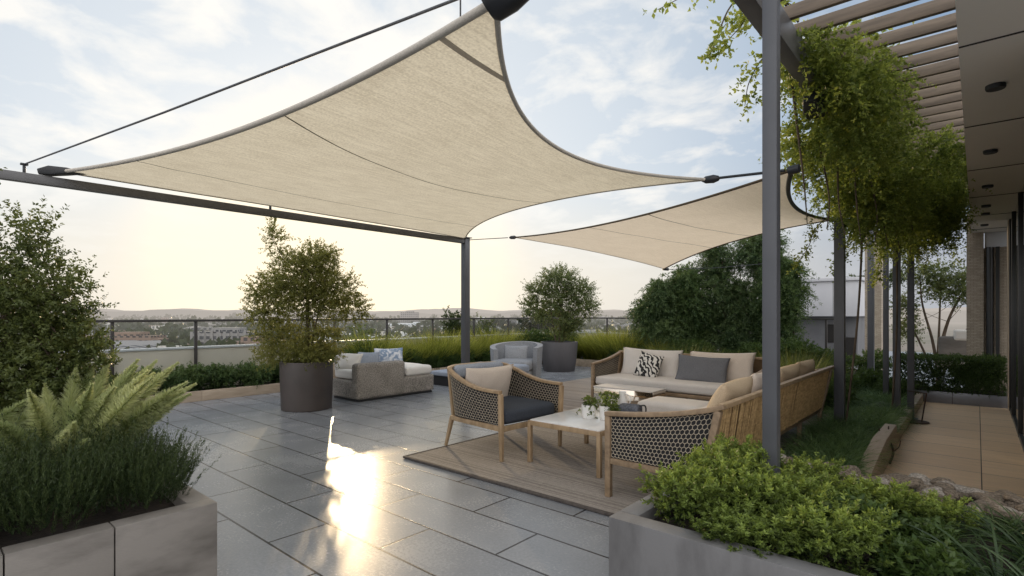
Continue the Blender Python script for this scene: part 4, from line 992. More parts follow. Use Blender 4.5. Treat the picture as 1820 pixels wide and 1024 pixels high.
# ------------------------------------------------------------------ pavilion, pillar, far right garden
t = thing('garden_pavilion', 'white box pavilion over dark grey walls behind the posts', 'building', (-4, 19.3, 0))
MB().box((-5.6, 19.2, 1.46), (-2.7, 22.5, 2.56)).build('upper_storey', M['pav_white'], t, world=True, bevel=.01)
MB().box((-5.68, 19.12, 2.562), (-2.62, 22.6, 2.66)).build('roof', M['pav_white'], t, world=True, bevel=.01)
MB().box((-5.5, 19.55, 0), (-2.8, 22.4, 1.458)).build('wall', M['pav_grey'], t, world=True)
MB().box((-3.62, 19.52, .62), (-3.40, 19.56, 1.2)).build('window', M['dark_void'], t, world=True)
MB().box((-3.2, 19.52, 0), (-2.85, 19.56, .8)).build('door', M['dark_void'], t, world=True)
for x in (-4.85, -4.1, -3.4): MB().box((x - .006, 19.196, 1.47), (x + .006, 19.2, 2.55)).build('panel_joint', M['joint'], t, world=True)
t = thing('stone_pillar', 'pale stone clad pillar standing behind the row of posts', 'pillar', (-2.05, 16.8, 0))
MB().box((-2.22, 16.6, 0), (-1.86, 16.95, 3.6)).build('shaft', M['stonebrick'], t, world=True)
MB().box((-2.27, 16.55, 3.602), (-1.81, 17.0, 3.68)).build('cap', M['kerb'], t, world=True, bevel=.01)

tree('garden_tree', 'multi stemmed small tree spreading behind the clipped hedge', 'tree', (-.62, 14.3, 0),
     [([(0, 0, 0), (.05, 0, .8), (.2, .1, 1.5), (.5, .3, 2.2)], .05, .014), ([(0, 0, .3), (-.1, 0, 1.0), (-.25, -.1, 1.7), (-.3, -.1, 2.3)], .035, .01), ([(.05, 0, .2), (.3, .1, .9), (.6, .2, 1.4), (.95, .3, 1.75)], .035, .01),
      ([(0, 0, .6), (.02, 0, 1.3), (.05, .1, 2.4)], .03, .01), ([(-.05, 0, .2), (-.3, 0, .9), (-.55, 0, 1.5)], .03, .01)],
     [(.45, .2, 2.25, .4, .4, .22), (-.2, 0, 2.3, .4, .4, .22), (.9, .3, 1.85, .3, .3, .22), (-.55, 0, 1.7, .3, .3, .3), (.1, 0, 2.05, .45, .4, .3), (-.5, 0, 1.2, .25, .25, .3), (.5, .2, 1.9, .3, .3, .25), (.0, 0, 2.5, .5, .4, .1)],
     950, 20, .05, .5, M['leaf_tree2'], slen=.22, seed=91, shell=.3)
tree('garden_tree', 'green tree behind the pavilion roof and posts', 'tree', (-3.3, 24, 0), [([(0, 0, 0), (0, 0, 1.5), (.1, 0, 2.6)], .08, .03)],
     [(0, 0, 2.7, .9, .6, .35), (.8, 0, 2.9, .6, .5, .4), (-.8, 0, 2.5, .7, .5, .3), (1.4, 0, 3.2, .5, .4, .35)], 420, 16, .09, .45, M['leaf_mid'], seed=92)
t = thing('boxed_hedge', 'dense clipped hedge in low grey metal trough across the path end', 'hedge', (-.35, 11.9, 0))
MB().box((-1.15, 11.62, 0), (.38, 12.3, .2)).build('trough', M['zinc'], t, world=True, bevel=.006)
MB().box((-1.1, 11.66, .202), (.34, 12.26, .212)).build('soil', M['soil'], t, world=True)
MB().box((-.32, 11.612, 0), (-.312, 11.619, .2)).build('joint', M['joint'], t, world=True)
rng = np.random.default_rng(93); n = 5200
P = np.stack([rng.uniform(-.78, .70, n), rng.uniform(-.24, .36, n), rng.uniform(.2, .76, n)], 1)
f = rng.random(n); P[f < .5, 1] = rng.uniform(-.29, -.22, (f < .5).sum()); P[(f > .5) & (f < .75), 2] = rng.uniform(.72, .79, ((f > .5) & (f < .75)).sum())
D = nrm(rng.normal(size=(n, 3)) + np.array([0, -.5, .5]))
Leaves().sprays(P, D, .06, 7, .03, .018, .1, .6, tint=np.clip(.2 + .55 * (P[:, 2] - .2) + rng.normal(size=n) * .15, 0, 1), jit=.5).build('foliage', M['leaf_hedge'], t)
# outdoor seat behind hedge
t = thing('garden_bench', 'brown cushioned bench seen above the clipped hedge', 'bench', (-.2, 13.9, 0))
rbox('backrest', (1.0, .16, .42), .05, M['stone_warm'], t, (.1, 0, .86)); rbox('seat_cushion', (1.0, .5, .14), .05, M['beige'], t, (.1, -.3, .52)); rbox('pillow', (.42, .12, .22), .05, M['white_cloth'], t, (.05, -.05, 1.10))
for x in (-.36, .56): MB().box((x - .03, -.5, 0), (x + .03, .05, .45)).build('leg', M['frame_dark'], t)
for x, y, s, lab in ((.1, 12.5, .5, 'small green plant between hedge and stone pier'), (-.2, 12.6, .35, 'tiny dark shrub behind the hedge by the bench')):
    plant('shrub', lab, 'shrub', (x, y, .2), 'dark', s, sz=s * 1.6)
# small lamp stake on a plate by the path
t = thing('garden_stake', 'thin dark stake leaning on a small round base plate', 'garden stake', (-.66, 9.3, 0))
MB().lathe([(.16, .008), (.17, .012), (.165, .022), (.02, .026)], 28).build('base', M['twig'], t, smooth=40)
MB().tube([(.08, 0, .02), (.13, .06, .42)], .009, 8).build('rod', M['twig'], t)
MB().tube([(.13, .06, .41), (-.08, .05, .43)], .006, 6).build('arm', M['twig'], t)

# ------------------------------------------------------------------ bed between sofa and path
t = thing('kerb_block', 'pale stone kerb holding back the grassy bed by the path', 'kerb', (-.72, 6.6, 0))
mb = MB(); mb.sweep([(-.74, 5.3, .03), (-.73, 5.8, .08), (-.73, 6.4, .11), (-.73, 7.3, .11)], [.11, .12, .12, .11], [.16, .28, .34, .34]); mb.build('stone', M['kerb'], t, bevel=.012, world=True)
mb = MB(); mb.box((-.80, 7.42, 0), (-.70, 11.6, .15)); tag(mb.build('kerb_edge', M['kerb'], bevel=.006, loc=(-.77, 9, 0), world=True), 'long low stone edging between grass bed and brown path', 'kerb')
tag(MB().box((-.80, 3.9, 0), (-.72, 5.28, .11)).build('kerb_edge', M['kerb'], bevel=.006, loc=(-.77, 4.6, 0), world=True), 'short low stone edging just behind the rocks by the brown path', 'kerb')
mb = MB()
def bedz(a, b):
    x = lerp(-1.36, -.80, a); y = lerp(3.87, 14.2, b)
    return (x, y, .05 + .09 * math.sin(a * PI) + .02 * math.sin(x * 9 + y * 5))
mb.grid(bedz, 10, 80); tag(mb.build('bed_soil', M['soil'], smooth=60), kind='structure')
sheet('bed_ground', -3.2, 8.5, -1.34, 14.0, .012, M['soil'])
rng = np.random.default_rng(101)
lv = Leaves(); C = []
for i in range(230):
    y = 4.0 + 9.2 * rng.random() ** 1.25; C.append((rng.uniform(-1.38, -.72) if y < 9 else rng.uniform(-2.6, -.85), y))
for (cx, cy) in C:
    if cx > -.88: cx -= .14
    n = 150; a = rng.random(n) * 6.28; r = rng.random(n) ** .5
    P = np.stack([cx + np.cos(a) * r * .07, cy + np.sin(a) * r * .07, np.full(n, .10)], 1)
    D = nrm(np.stack([np.cos(a) * r * .8, np.sin(a) * r * .8, np.ones(n)], 1) + rng.normal(size=(n, 3)) * .15)
    lv.blades(P, D, .32 * (.5 + .7 * rng.random(n)), .006, .4 + 1.1 * rng.random(n), np.clip(.4 + .2 * rng.normal(size=n) + .15 * rng.normal(), 0, 1), seg=3)
tag(lv.build('bed_grass', M['leaf_mondo']), kind='stuff')
protos['soft'] = bush_obj('foliage', .32, .42, M['leaf_hedge'], .04, 320, 16, 111, slen=.12, lw=.5)
for x, y, s, lab in ((-1.9, 9.6, 1.0, 'small leafy shrub behind the long sofa back'), (-1.45, 11.6, 1.1, 'small leafy shrub between the far thin posts'), (-2.3, 12.6, 1.2, 'small leafy shrub below the white pavilion'), (-1.0, 10.9, .9, 'small leafy shrub where the bed meets the hedge trough'), (-1.8, 14.6, 1.5, 'shrub at the foot of the stone pillar')):
    plant('shrub', lab, 'shrub', (x, y, .05), 'soft', s)
for i, y in enumerate(np.arange(8.6, 12.6, .5)):
    plant('bed_shrub', 'small leafy green shrub in the bed behind the roped sofa', 'shrub', (-1.95 + .35 * math.sin(i * 2.2), float(y), .05), 'soft', .85 + .25 * math.sin(i * 1.7), group='small shrubs behind the roped sofa')
# fern-like plant by pavilion
def fern(label, loc, n, L, seed, mat, width=.06, lean=.75, needles=200, rise=1.0, arch=.35, name='foxtail_fern', group=None, bias=None):
    global rng; rng = np.random.default_rng(seed)
    t = thing(name, label, 'fern', loc, 0, group); lv = Leaves(); stems = MB()
    for i in range(n):
        a = 2 * PI * i / n + rng.normal() * .25
        if bias is not None and rng.random() < .5: a = bias + rng.normal() * .7
        e = lean * (.35 + .75 * rng.random()); l = L * (.7 + .45 * rng.random())
        d = np.array([math.cos(a) * e, math.sin(a) * e, rise]); d /= np.linalg.norm(d)
        k = needles; tt = rng.random(k) ** .8; tt = .08 + .92 * tt
        down = np.array([0, 0, -1.0]); pos = d * l * tt[:, None] + down * l * arch * (tt[:, None] ** 2)
        tan = nrm(d + down * 2 * arch * tt[:, None]); per = rng.normal(size=(k, 3)); per = nrm(per - tan * (per * tan).sum(1, keepdims=True))
        prof = np.sin(np.clip(tt * 1.02, 0, 1) ** .7 * PI * .93 + .12).clip(.15)
        lv.add(pos, nrm(tan * .72 + per * .85 + rng.normal(size=per.shape) * .1), width * prof * (.8 + .4 * rng.random(k)), (.0032 * width / .06 + .0012), np.clip(.25 + .5 * tt + rng.normal() * .12 + rng.normal(size=k) * .1, 0, 1))
        stems.tube([tuple(d * l * q + down * l * arch * q * q) for q in np.linspace(0, 1, 7)], .003, 4, cap=False)
    lv.build('fronds', mat, t); stems.build('stems', mat, t)
    return t
fern('light green ferny plant in front of the white pavilion', (-2.75, 11.5, .05), 22, .85, 121, M['leaf_fern'], .09, needles=120)

# ------------------------------------------------------------------ stone planters in front
def trough(label, x0, y0, x1, y1, h, wall, mat, joints, soilz, xfull=True, hback=None):
    t = thing('stone_planter', label, 'planter', ((x0 + x1) / 2, (y0 + y1) / 2, 0))
    mb = MB()
    def seg(a, b, fixed, lo, hi, axis, h=h):
        cuts = [a] + [j for j in joints[axis] if a < j < b] + [b]
        for c0, c1 in zip(cuts, cuts[1:]):
            g0 = .0025 if c0 != a else 0; g1 = .0025 if c1 != b else 0
            bx = MB().box((c0 + g0, lo, 0), (c1 - g1, hi, h)) if axis == 'x' else MB().box((lo, c0 + g0, 0), (hi, c1 - g1, h))
            bx.build('stone_slab', mat, t, world=True, bevel=.005)
    q = wall + .001; a, b = (0, q) if xfull else (q, 0)
    seg(x0 + a, x1 - a, 0, y0, y0 + wall, 'x'); seg(x0 + a, x1 - a, 0, y1 - wall, y1, 'x', hback or h)
    seg(y0 + b, y1 - b, 0, x0, x0 + wall, 'y'); seg(y0 + b, y1 - b, 0, x1 - wall, x1, 'y')
    MB().grid(lambda a, b: (lerp(x0 + wall, x1 - wall, a), lerp(y0 + wall, y1 - wall, b), soilz + .02 * math.sin(a * 17) * math.cos(b * 13)), 24, 24).build('soil', M['soil'], t, world=True, smooth=60)
    return t
trough('warm veined stone planter holding fern and rosemary', -5.6, -1.2, -3.06, 1.12, .5, .11, M['stone_warm'], {'x': [], 'y': [.29, .67]}, .44, False)
trough('grey stone planter full of bright bushes beside the sofa', -1.27, 2.13, .38, 3.86, .58, .10, M['stone_grey'], {'x': [], 'y': []}, .52, hback=.5)

fern('pale feathery foxtail fern with plume fronds in the warm stone planter', (-4.05, .62, .46), 48, 1.0, 131, M['leaf_fern'], .10, lean=.95, needles=1500, arch=.2, bias=1.2)
fern('second smaller feathery fern beside the tall shrub in the planter', (-4.25, .0, .46), 26, .85, 132, M['leaf_fern'], .085, lean=.9, needles=1300, arch=.2)
def rosemary(seed):
    global rng; rng = np.random.default_rng(seed); m = 440
    a = rng.random(m) * 6.28; r = np.sqrt(rng.random(m))
    O = np.stack([np.cos(a) * r * .24, np.sin(a) * r * .24, .02 + .12 * rng.random(m)], 1)
    D = nrm(np.stack([np.cos(a) * r * .55, np.sin(a) * r * .55, np.ones(m)], 1) + rng.normal(size=(m, 3)) * .16)
    L = (.40 - .12 * r) * (.6 + .5 * rng.random(m))
    return Leaves().sprays(O, D, L, 64, .024, .0042, -.10, .36, tint=np.clip(.32 + .25 * rng.normal(size=m), 0, 1), jit=.08, taper=.3, tipt=.45).build('foliage', M['leaf_rose'])  # light from above put into leaf colour: tips paler than bases
protos['rose'] = rosemary(141); protos['rose2'] = rosemary(142)
ri = 0
for x, y, s in ((-3.42, .84, .92), (-3.42, .45, .98), (-3.42, .04, 1.0), (-3.44, -.38, 1.0), (-3.84, .70, 1.0), (-3.86, .25, 1.02), (-3.86, -.2, 1.0), (-3.7, .9, .75)):
    ri += 1; plant('rosemary', 'dark needle leaved rosemary bush packed along the warm stone planter', 'shrub', (x, y, .45), 'rose' if ri % 2 else 'rose2', s, group='rosemary bushes in the stone planter')

# bright bushes
def bright(seed):
    global rng; rng = np.random.default_rng(seed); m = 300
    bl = [(0, 0, .11, .15, .15, .11)] + [(math.cos(k * 1.05) * .11, math.sin(k * 1.05) * .11, .09 + .08 * rng.random(), .085, .085, .075) for k in range(6)]
    O, u, idx = blob_points(bl, m, .75); D = nrm(u + np.array([0, 0, .45]) + rng.normal(size=u.shape) * .3)
    D = nrm(D + np.array([0, 0, .35]))
    tint = np.clip(-.2 + 4.6 * O[:, 2] + .2 * u[:, 2] + rng.normal(size=m) * .14, 0, 1)  # shade of the gaps put into leaf colour: dark base, light top
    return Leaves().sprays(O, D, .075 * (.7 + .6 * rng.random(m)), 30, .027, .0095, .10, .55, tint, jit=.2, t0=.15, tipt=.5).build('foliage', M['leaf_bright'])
for k in range(3): protos['bright%d' % k] = bright(150 + k)
protos['leafy'] = bush_obj('foliage', .15, .2, M['leaf_hedge'], .05, 170, 12, 158, slen=.07, lw=.42)
def ext(o): return o
k = 0; rb = random.Random(4)
BR = [(-1.0, 2.50, 1.05), (-.72, 2.36, 1.0), (-.44, 2.40, 1.05), (-.18, 2.46, .9), (-1.0, 2.84, 1.15), (-.70, 2.68, 1.1), (-.40, 2.70, 1.05), (-1.02, 3.18, 1.1), (-.66, 2.98, .8), (-.42, 3.0, 1.0), (-.16, 2.80, .85),
      (-.70, 3.34, .85), (-.44, 3.26, .8), (-.17, 3.12, .75)]
for x, y, s in BR:
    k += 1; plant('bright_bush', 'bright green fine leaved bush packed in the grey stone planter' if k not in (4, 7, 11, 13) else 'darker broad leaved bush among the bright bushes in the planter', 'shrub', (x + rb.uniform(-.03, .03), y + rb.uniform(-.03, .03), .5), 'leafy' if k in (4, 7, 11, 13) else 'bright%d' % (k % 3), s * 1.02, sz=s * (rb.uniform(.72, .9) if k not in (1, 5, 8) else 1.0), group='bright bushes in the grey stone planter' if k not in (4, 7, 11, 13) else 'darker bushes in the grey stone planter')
# strappy plant
rng = np.random.default_rng(161)
def strappy(seed, n, L):
    global rng; rng = np.random.default_rng(seed); a = rng.random(n) * 6.28; r = rng.random(n) ** .5
    P = np.stack([np.cos(a) * r * .05, np.sin(a) * r * .05, np.zeros(n)], 1)
    D = nrm(np.stack([np.cos(a) * r * .9, np.sin(a) * r * .9, np.ones(n) * .9], 1) + rng.normal(size=(n, 3)) * .1)
    return Leaves().blades(P, D, L * (.6 + .5 * rng.random(n)), .014, .5 + .7 * rng.random(n), np.clip(.35 + .25 * rng.normal(size=n), 0, 1), seg=6).build('blades', M['leaf_strap'])
protos['strap'] = strappy(162, 90, .42); protos['strap2'] = strappy(163, 80, .38)
for i, (x, y, s) in enumerate(((.06, 2.62, .9), (.2, 2.92, .9), (.08, 3.15, .8), (.2, 2.45, .8), (.18, 3.25, .7))):
    plant('strap_leaf_plant', 'arching strap leaved plant at the corner of grey stone planter', 'plant', (x, y, .5), 'strap' if i % 2 else 'strap2', s, group='strap leaved plants in the grey planter')
# rocks
def rock(seed):
    bm = bmesh.new(); bmesh.ops.create_icosphere(bm, subdivisions=3, radius=.5)
    P = np.array([v.co[:] for v in bm.verts]); n = hash_noise(P, 3.2, seed) * .2 + np.abs(hash_noise(P, 7, seed + 1)) * .16 + hash_noise(P, 17, seed + 2) * .04
    P = P * (1 + n[:, None]); P[:, 2] = np.maximum(P[:, 2] * .62, -.2)
    for v, p in zip(bm.verts, P): v.co = p
    me = bpy.data.meshes.new('rock'); bm.to_mesh(me); bm.free(); me.shade_smooth(); me.set_sharp_from_angle(angle=R(22)); me.materials.append(M['rock']); return me
rms = [rock(170 + 7 * k) for k in range(6)]
for q in (1, 4): rms[q].materials.clear(); rms[q].materials.append(M['rock_pale'])
rk = random.Random(8)
for i in range(190):
    a = rk.random(); x = lerp(-1.12, .26, a); y = lerp(3.40, 3.88, rk.random())
    s = rk.uniform(.04, .105)
    o = bpy.data.objects.new('rock', rms[i % 6]); COL.objects.link(o); o.location = (x, y, (.53 if y < 3.72 else .515) + s * .16 + rk.uniform(0, .02)); o.rotation_euler = (rk.uniform(-.3, .3), rk.uniform(-.3, .3), rk.uniform(0, 6.28)); o.scale = (s * rk.uniform(.9, 1.5), s, s * rk.uniform(.8, 1.2))
    tag(o, 'weathered brown rock in the stony strip between bright bushes and brown path', 'rock', 'rocks behind the bright bushes')
# dry twig on the kerb
t = thing('dry_twig', 'small dark dry twig lying against the pale kerb', 'twig', (-.66, 6.5, .0))
mb = MB(); mb.tube(arc([(0, 0, .02), (.02, .1, .12), (-.04, .3, .22), (-.06, .5, .3)], 4), [.012 - .0004 * i for i in range(13)], 6); mb.tube(arc([(.02, .1, .12), (.06, .16, .16), (.07, .2, .22)], 4), .006, 6); mb.tube(arc([(-.02, .2, .17), (-.1, .26, .24), (-.12, .3, .3)], 4), .005, 6); mb.build('branch', M['twig'], t)
# ------------------------------------------------------------------ rug and furniture
tag(MB().box((-4.5, 3.5, .0), (-1.62, 9.3, .018)).build('rug', M['rug'], loc=(-3, 6, 0), world=True, bevel=.004), 'large brown ribbed outdoor rug with dark edge under the seating', 'rug')
bpy.data.objects['rug'].location.z = .006
mb = MB(); mb.box((-4.53, 3.465, .005), (-1.6, 3.499, .026)); mb.box((-4.534, 3.50, .005), (-4.501, 9.3, .026)); o = mb.build('border', M['rug_edge'], bpy.data.objects['rug'], bevel=.004); o.location = (3, -6, -.006)

# --- armchair
def armchair(label, loc, rz):
    t = thing('armchair', label, 'armchair', loc, rz)
    L_ = [(.46, -.475, .70), (.30, -.48, .702), (.12, -.485, .715), (-.08, -.485, .755), (-.26, -.475, .815), (-.40, -.44, .865), (-.475, -.33, .885), (-.50, -.15, .89)]
    rail = L_ + [(-.50, .15, .89)] + [(x, -y, z) for x, y, z in reversed(L_[:-1])]
    B_ = [(.44, -.455, .36), (.28, -.455, .36), (.10, -.455, .36), (-.06, -.455, .36), (-.22, -.45, .36), (-.34, -.41, .36), (-.39, -.30, .36), (-.41, -.12, .36)]
    bot = B_ + [(-.41, .12, .36)] + [(x, -y, z) for x, y, z in reversed(B_[:-1])]
    RP = arc(rail, 6); BP = arc(bot, 6); n = len(RP)
    wd = [.058 if True else 0 for _ in RP]
    MB().sweep([(x, y, z) for x, y, z in RP], wd, .034).build('arm_rail', M['wood'], t, bevel=.008)
    for s in (-1, 1):
        MB().sweep([(.462, s * .475, .683), (.455, s * .46, .33), (.455, s * .455, 0)], [.042, .042, .03], [.046, .046, .034], up=(1, 0, 0)).build('leg', M['wood'], t, bevel=.006)
        MB().sweep([(-.40, s * .40, .34), (-.47, s * .44, 0)], [.042, .028], [.046, .03], up=(1, 0, 0)).build('leg', M['wood'], t, bevel=.006)
        MB().sweep([(-.405, s * .385, .345), (-.445, s * .415, .86)], .03, .035, up=(1, 0, 0)).build('back_post', M['wood'], t, bevel=.006)
    mb = MB(); mb.box((.432, -.433, .30), (.474, .433, .352)); mb.box((-.42, -.38, .30), (-.38, .38, .352))
    for s in (-1, 1): mb.sweep([(.434, s * .455, .326), (-.40, s * .41, .326)], .036, .052)
    mb.build('seat_frame', M['wood'], t, bevel=.005)
    def surf_(u, v):
        f = min(max(u, 0), 1) * (n - 1); i = min(int(f), n - 2); q = f - i
        a = np.array(BP[i]) * (1 - q) + np.array(BP[i + 1]) * q; b = np.array(RP[i]) * (1 - q) + np.array(RP[i + 1]) * q
        b = b - np.array([0, 0, .017]); c = a + (b - a) * v
        bul = math.sin(v * PI) * .012; c[0] -= 0; return c + np.array([0, 0, 0]) * bul
    sh = MB().grid(surf_, 80, 4).build('woven_panel', M['weave_dark'], t, smooth=60)
    hexlattice(2.55, .46, .042, surf_, .0026).build('cord_lattice', M['cord'], sh)
    rbox('seat_cushion', (.84, .80, .15), .05, M['navy'], t, (.035, 0, .43), puff=.02, wob=.006, seed=3)
    rbox('back_bolster', (.10, .76, .16), .05, M['blue_grey'], t, (-.40, 0, .83), puff=.0, wob=.008, seed=5)
    return t
armchair('teak armchair with dark lattice sides and navy seat cushion', (-4.03, 4.47, .024), R(-4))
pillow('pillow', 'beige square pillow leaning in the teak armchair', .74, .50, .18, (-4.24, 4.44, .68), (R(-14), 0, R(-94)), M['beige'], 12)

# --- coffee table
t = thing('coffee_table', 'low teak coffee table with white stone top beside the armchair', 'coffee table', (-2.99, 4.69, .024))
MB().box((-.405, -.515, .402), (.405, .515, .428)).build('tabletop', M['white_top'], t, bevel=.003)
mb = MB(); mb.box((-.42, -.53, .372), (.42, -.506, .418)); mb.box((-.42, .506, .372), (.42, .53, .418)); mb.box((-.42, -.505, .372), (-.407, .505, .418)); mb.box((.407, -.505, .372), (.42, .505, .418)); mb.build('apron', M['wood'], t, bevel=.003)
for sx in (-1, 1):
    for sy in (-1, 1): MB().box((min(sx * .424, sx * .384), min(sy * .534, sy * .494), 0), (max(sx * .424, sx * .384), max(sy * .534, sy * .494), .4)).build('leg', M['wood'], t, bevel=.004)

# --- sofas (local: seat faces -y)
def sofa(name, label, L, loc, rz, cush, strands=True):
    t = thing(name, label, 'sofa', loc, rz); a = L / 2
    for s in (-1, 1):
        MB().sweep([(s * a, -.435, .0), (s * a, -.435, .655)], .048, .048, up=(1, 0, 0)).build('leg', M['wood_grey'], t, bevel=.006)
        MB().sweep([(s * a, .33, 0), (s * a, .34, .30)], .045, .045, up=(1, 0, 0)).build('leg', M['wood_grey'], t, bevel=.006)
        MB().sweep([(s * a, .345, .28), (s * a, .455, .80)], .05, .055, up=(1, 0, 0)).build('back_post', M['wood_grey'], t, bevel=.006)
        top = arc([(s * a, -.46, .672), (s * a, -.2, .695), (s * a, .1, .735), (s * a, .36, .79), (s * a, .50, .835)], 5)
        MB().sweep(top, .06, .036).build('arm_rail', M['wood_grey'], t, bevel=.008)
        def pan(u, v, s=s):
            y0 = -.408 + u * (.32 + .408); y1 = -.408 + u * (.43 + .408); zt = .655 + .155 * u ** 1.4
            return (s * a, y0 + (y1 - y0) * v, .315 + (zt - .315) * v)
        p = MB().grid(pan, 10, 6).build('woven_panel', M['weave_dark'], t, smooth=60)
        hexlattice(.80, .42, .036, pan, .0026).build('cord_lattice', M['cord'], p)
    mb = MB(); mb.box((-a + .026, -.455, .275), (a - .026, -.415, .325)); mb.box((-a + .026, .315, .275), (a - .026, .355, .325))
    for s in (-1, 1): mb.box((s * a - .02, -.41, .272), (s * a + .02, .318, .318))
    mb.build('seat_frame', M['wood_grey'], t, bevel=.005)
    for x in np.linspace(-a, a, 5)[1:-1]: MB().box((x - .02, .3, 0), (x + .02, .345, .274)).build('leg', M['wood_grey'], t, bevel=.005)
    MB().sweep([(-a - .02, .475, .83), (a + .02, .475, .83)], .05, .036).build('back_rail', M['wood'], t, bevel=.008)
    bp = MB(); bp.quad((-a + .03, .355, .326), (a - .03, .355, .326), (a - .03, .462, .812), (-a + .03, .462, .812)); b = bp.build('back_panel', M['rope_back'], t)
    if strands:
        mb = MB(); r = np.random.default_rng(3); n = int(L / .0155)
        for i in range(n):
            x = -a + .03 + (L - .06) * i / n; dx = .13 + r.normal() * .012; k = r.normal() * .004
            x2 = min(max(x + dx, -a + .03), a - .03)
            mb.tube([(x, .366 + k, .326), ((x + x2) / 2 + r.normal() * .004, .418 + k, .57), (x2, .472 + k, .812)], .0048, 5, cap=False)
        mb.build('rope_strands', M['rope'], b, smooth=60)
    rbox('seat_cushion', (L - .08, .80, .15), .05, M[cush], t, (0, -.05, .405), n=16, puff=.015, wob=.006, seed=7)
    return t
sofa('sofa', 'long teak sofa with roped back turned to the grassy bed', 3.8, (-1.83, 5.70, .024), R(-90), 'pale')
sofa('sofa', 'shorter teak sofa facing the terrace with patterned and grey pillows', 2.55, (-3.5, 7.95, .024), 0, 'pale', strands=False)
# pillows on the back sofa
G = None
pillow('pillow', 'wide pale back cushion behind the black and white pillow', 1.08, .50, .20, (-4.08, 8.17, .70), (R(-14), R(1), 0), M['pale'], 21)
pillow('pillow', 'wide beige back cushion behind the plain grey pillow', 1.0, .50, .20, (-2.93, 8.17, .70), (R(-14), R(-1), 0), M['beige'], 22)
pillow('pillow', 'black and white brush printed pillow on the back sofa', .44, .42, .15, (-3.99, 7.93, .68), (R(-18), R(10), R(-8)), M['print'], 23)
pillow('pillow', 'plain slate grey pillow on the back sofa', .78, .43, .16, (-3.12, 7.92, .68), (R(-20), R(2), R(4)), M['grey_cloth'], 24)
# pillows along the long sofa
for i, (y, lab, r_, w_, mt) in enumerate(((4.62, 'plump beige pillow at the near end of the roped sofa', 24, .72, 'beige_warm'), (5.42, 'warm beige pillow on the roped sofa behind the steel post', 22, .74, 'beige'),
                          (6.25, 'warm beige pillow past the steel post on the roped sofa', 24, .78, 'beige_warm'), (7.02, 'last beige pillow at the far end of the roped sofa', 20, .74, 'beige_warm'))):
    pillow('pillow', lab, w_, .50, .22, (-1.60, y, .735), (R(-r_), R(random.uniform(-3, 3)), R(-90)), M[mt], 30 + i)
# tables between
t = thing('mirror_table', 'low polished bronze table reflecting plants before the back sofa', 'table', (-3.86, 7.05, .024))
MB().box((-.48, -.2, .06), (.48, .2, .40)).build('mirror_body', M['mirror'], t, bevel=.004); MB().box((-.45, -.17, 0), (.45, .17, .058)).build('plinth', M['frame_dark'], t)
MB().box((-.485, -.205, .402), (.485, .205, .415)).build('tabletop', M['pale'], t, bevel=.003)
t = thing('ottoman', 'low grey cushioned ottoman between the two sofas', 'ottoman', (-2.72, 6.15, .024))
rbox('cushion', (.80, .55, .16), .05, M['pale'], t, (0, 0, .36), puff=.02, seed=9); MB().box((-.36, -.24, 0), (.36, .24, .285)).build('base', M['grey_cloth'], t, bevel=.02)
# things on the coffee table
def tabletop_pot(label, loc, w, h, seed, lush=1.0, trail=False):
    global rng; rng = np.random.default_rng(seed)
    t = thing('table_planter', label, 'planter', loc, R(seed * 13 % 40 - 20))
    MB().lathe([(w * .40, 0), (w * .43, .004), (w * .5, h * .9), (w * .5, h), (w * .45, h), (w * .44, h - .012)], 28).build('pot', M['ceramic'], t, smooth=40)
    bl = [(0, 0, h + .03 * lush, w * .45, w * .45, .04 * lush), (w * .35, 0, h + .02, w * .3, w * .3, .03), (-w * .3, w * .2, h + .03, w * .3, w * .3, .035)]
    if trail: bl += [(-w * .62, -w * .3, h * .55, w * .16, w * .16, h * .4), (w * .45, -w * .5, h * .6, w * .15, w * .15, h * .35)]
    crown('foliage', bl, 70, 9, .024, .015, M['leaf_bright'], t, .05, .4, .3, .6, .6, .3, jit=.5)
tabletop_pot('small white pot with trailing leaves at the table edge', (-2.98, 4.62, .453),   .155, .135, 201, 1.3, True)
tabletop_pot('small white pot with leafy plant at the middle of the table', (-2.80, 4.66, .453), .15, .14, 202, 1.5, True)
tabletop_pot('larger white pot standing behind the small trailing pots', (-2.93, 4.92, .453), .17, .17, 203, 1.2)
tabletop_pot('tiny white pot with dark green sprig by the slate basket', (-2.68, 4.60, .453), .10, .07, 204, 1.8)
t = thing('white_jug', 'tall white ceramic jug behind the small potted plants', 'jug', (-2.86, 5.08, .453))
MB().lathe([(.045, 0), (.055, .01), (.065, .08), (.05, .16), (.035, .20), (.042, .23), (.036, .23), (.03, .2)], 28).build('body', M['ceramic'], t, smooth=50)
MB().tube(arc([(.036, 0, .21), (.085, 0, .19), (.095, 0, .13), (.062, 0, .09)], 4), .007, 8).build('handle', M['ceramic'], t, smooth=50)
t = thing('woven_basket', 'slate blue woven basket on the white coffee table', 'basket', (-2.72, 4.98, .453), R(12))
rbox('body', (.24, .20, .12), .04, M['basket'], t, (0, 0, .06), n=8, wob=.004)
MB().tube(arc([(.1, .0, .11), (.16, 0, .12), (.17, 0, .06), (.13, 0, .01)], 4), .008, 8).build('handle', M['frame_dark'], t, smooth=50)
tag(rbox('dark_napkin', (.16, .12, .02), .008, M['navy'], None, (-2.66, 4.75, .464), n=6), 'folded dark cloth lying by the slate basket on table', 'napkin')

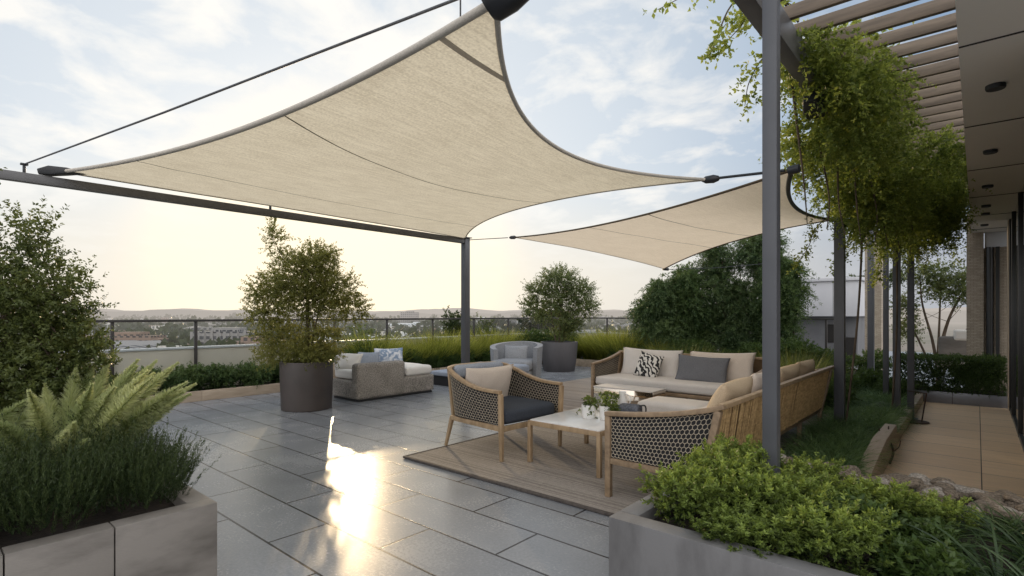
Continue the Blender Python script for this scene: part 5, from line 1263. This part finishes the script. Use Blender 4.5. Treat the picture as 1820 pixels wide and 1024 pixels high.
# --- tweed daybed
t = thing('daybed', 'grey tweed daybed with white mattress beside the bronze planter', 'daybed', (-8.42, 6.02, 0))
rbox('base', (.86, 1.72, .33), .05, M['tweed'], t, (0, 0, .195), n=14, wob=.003)
rbox('arm', (.22, 1.02, .625), .06, M['tweed'], t, (.328, -.352, .345), n=16, wob=.003, seed=2)
rbox('mattress', (.60, 1.64, .18), .06, M['white_cloth'], t, (-.10, 0, .45), n=14, puff=.012, seed=4)
rbox('mattress', (.26, .62, .17), .06, M['white_cloth'], t, (.30, .50, .445), n=10, puff=.01, seed=6)
rbox('back_cushion', (.16, .9, .30), .05, M['pale'], t, (-.36, -.35, .62), n=10, seed=8)
MB().box((-.40, -.82, 0), (.40, .82, .032)).build('plinth', M['frame_dark'], t)
pillow('pillow', 'blue and white patterned pillow lying on the tweed daybed', .55, .42, .16, (-8.42, 6.12, .68), (R(-24), 0, R(62)), M['blueprint'], 41)
pillow('pillow', 'pale blue round edged pillow beside the patterned one on daybed', .40, .34, .14, (-8.50, 5.72, .66), (R(-24), 0, R(50)), M['blue_grey'], 42)
pillow('pillow', 'white bolster pillow at the end of the tweed daybed', .5, .34, .16, (-8.55, 5.35, .66), (R(-30), 0, R(20)), M['white_cloth'], 43)
# --- wrapped lounge chair and chaise behind the armchair
t = thing('lounge_chair', 'pale grey lounge chair with wrapped curved back', 'armchair', (-7.75, 9.05, 0), R(20))
t.scale = (1.2, 1.2, 1.12)
mb = MB(); n = 28
def shell(a, b):
    th = R(-20 + 250 * a); r0 = .46; zt = .80 - .16 * abs(a - .45) ** 1.5 * 2; z = .12 + b * (zt - .12)
    return (math.cos(th) * r0 * (1 + .08 * b), math.sin(th) * r0 * .92 * (1 + .08 * b), z)
def shell_in(a, b):
    x, y, z = shell(a, b); return (x * .80, y * .80, z)
NA, NB = 30, 6
mb.grid(shell, NA, NB); mb.grid(shell_in, NA, NB); off = (NA + 1) * (NB + 1)
mb.f += [(i * (NB + 1) + NB, (i + 1) * (NB + 1) + NB, off + (i + 1) * (NB + 1) + NB, off + i * (NB + 1) + NB) for i in range(NA)]
for i in (0, NA): mb.f += [(i * (NB + 1) + j, i * (NB + 1) + j + 1, off + i * (NB + 1) + j + 1, off + i * (NB + 1) + j) for j in range(NB)]
mb.build('back_shell', M['lounge'], t, smooth=75)
rbox('seat_cushion', (.74, .78, .20), .07, M['lounge'], t, (0, -.05, .36), puff=.02, seed=11); rbox('base', (.7, .7, .2), .05, M['lounge'], t, (0, -.03, .17))
pillow('pillow', 'pale grey pillow inside the wrapped lounge chair', .58, .40, .16, (-7.80, 9.10, .63), (R(-16), 0, R(28)), M['lounge'], 44)
t = thing('chaise', 'low blue grey chaise half hidden behind the teak armchair', 'chaise', (-7.35, 7.95, 0), R(8))
rbox('seat_cushion', (1.25, .62, .18), .06, M['blue_grey'], t, (0, 0, .42), puff=.02, seed=13); MB().box((-.58, -.28, .06), (.58, .28, .335)).build('base', M['grey_cloth'], t, bevel=.03)
for x in (-.5, .5): MB().box((x - .03, -.22, 0), (x + .03, .22, .058)).build('leg', M['frame_dark'], t)
t = thing('side_bench', 'very low blue grey platform between daybed and chaise', 'bench', (-8.55, 8.1, 0), R(0))
rbox('top', (.8, 1.1, .10), .03, M['blue_grey'], t, (0, 0, .25), n=8); MB().box((-.34, -.5, 0), (.34, .5, .195)).build('base', M['frame_dark'], t)
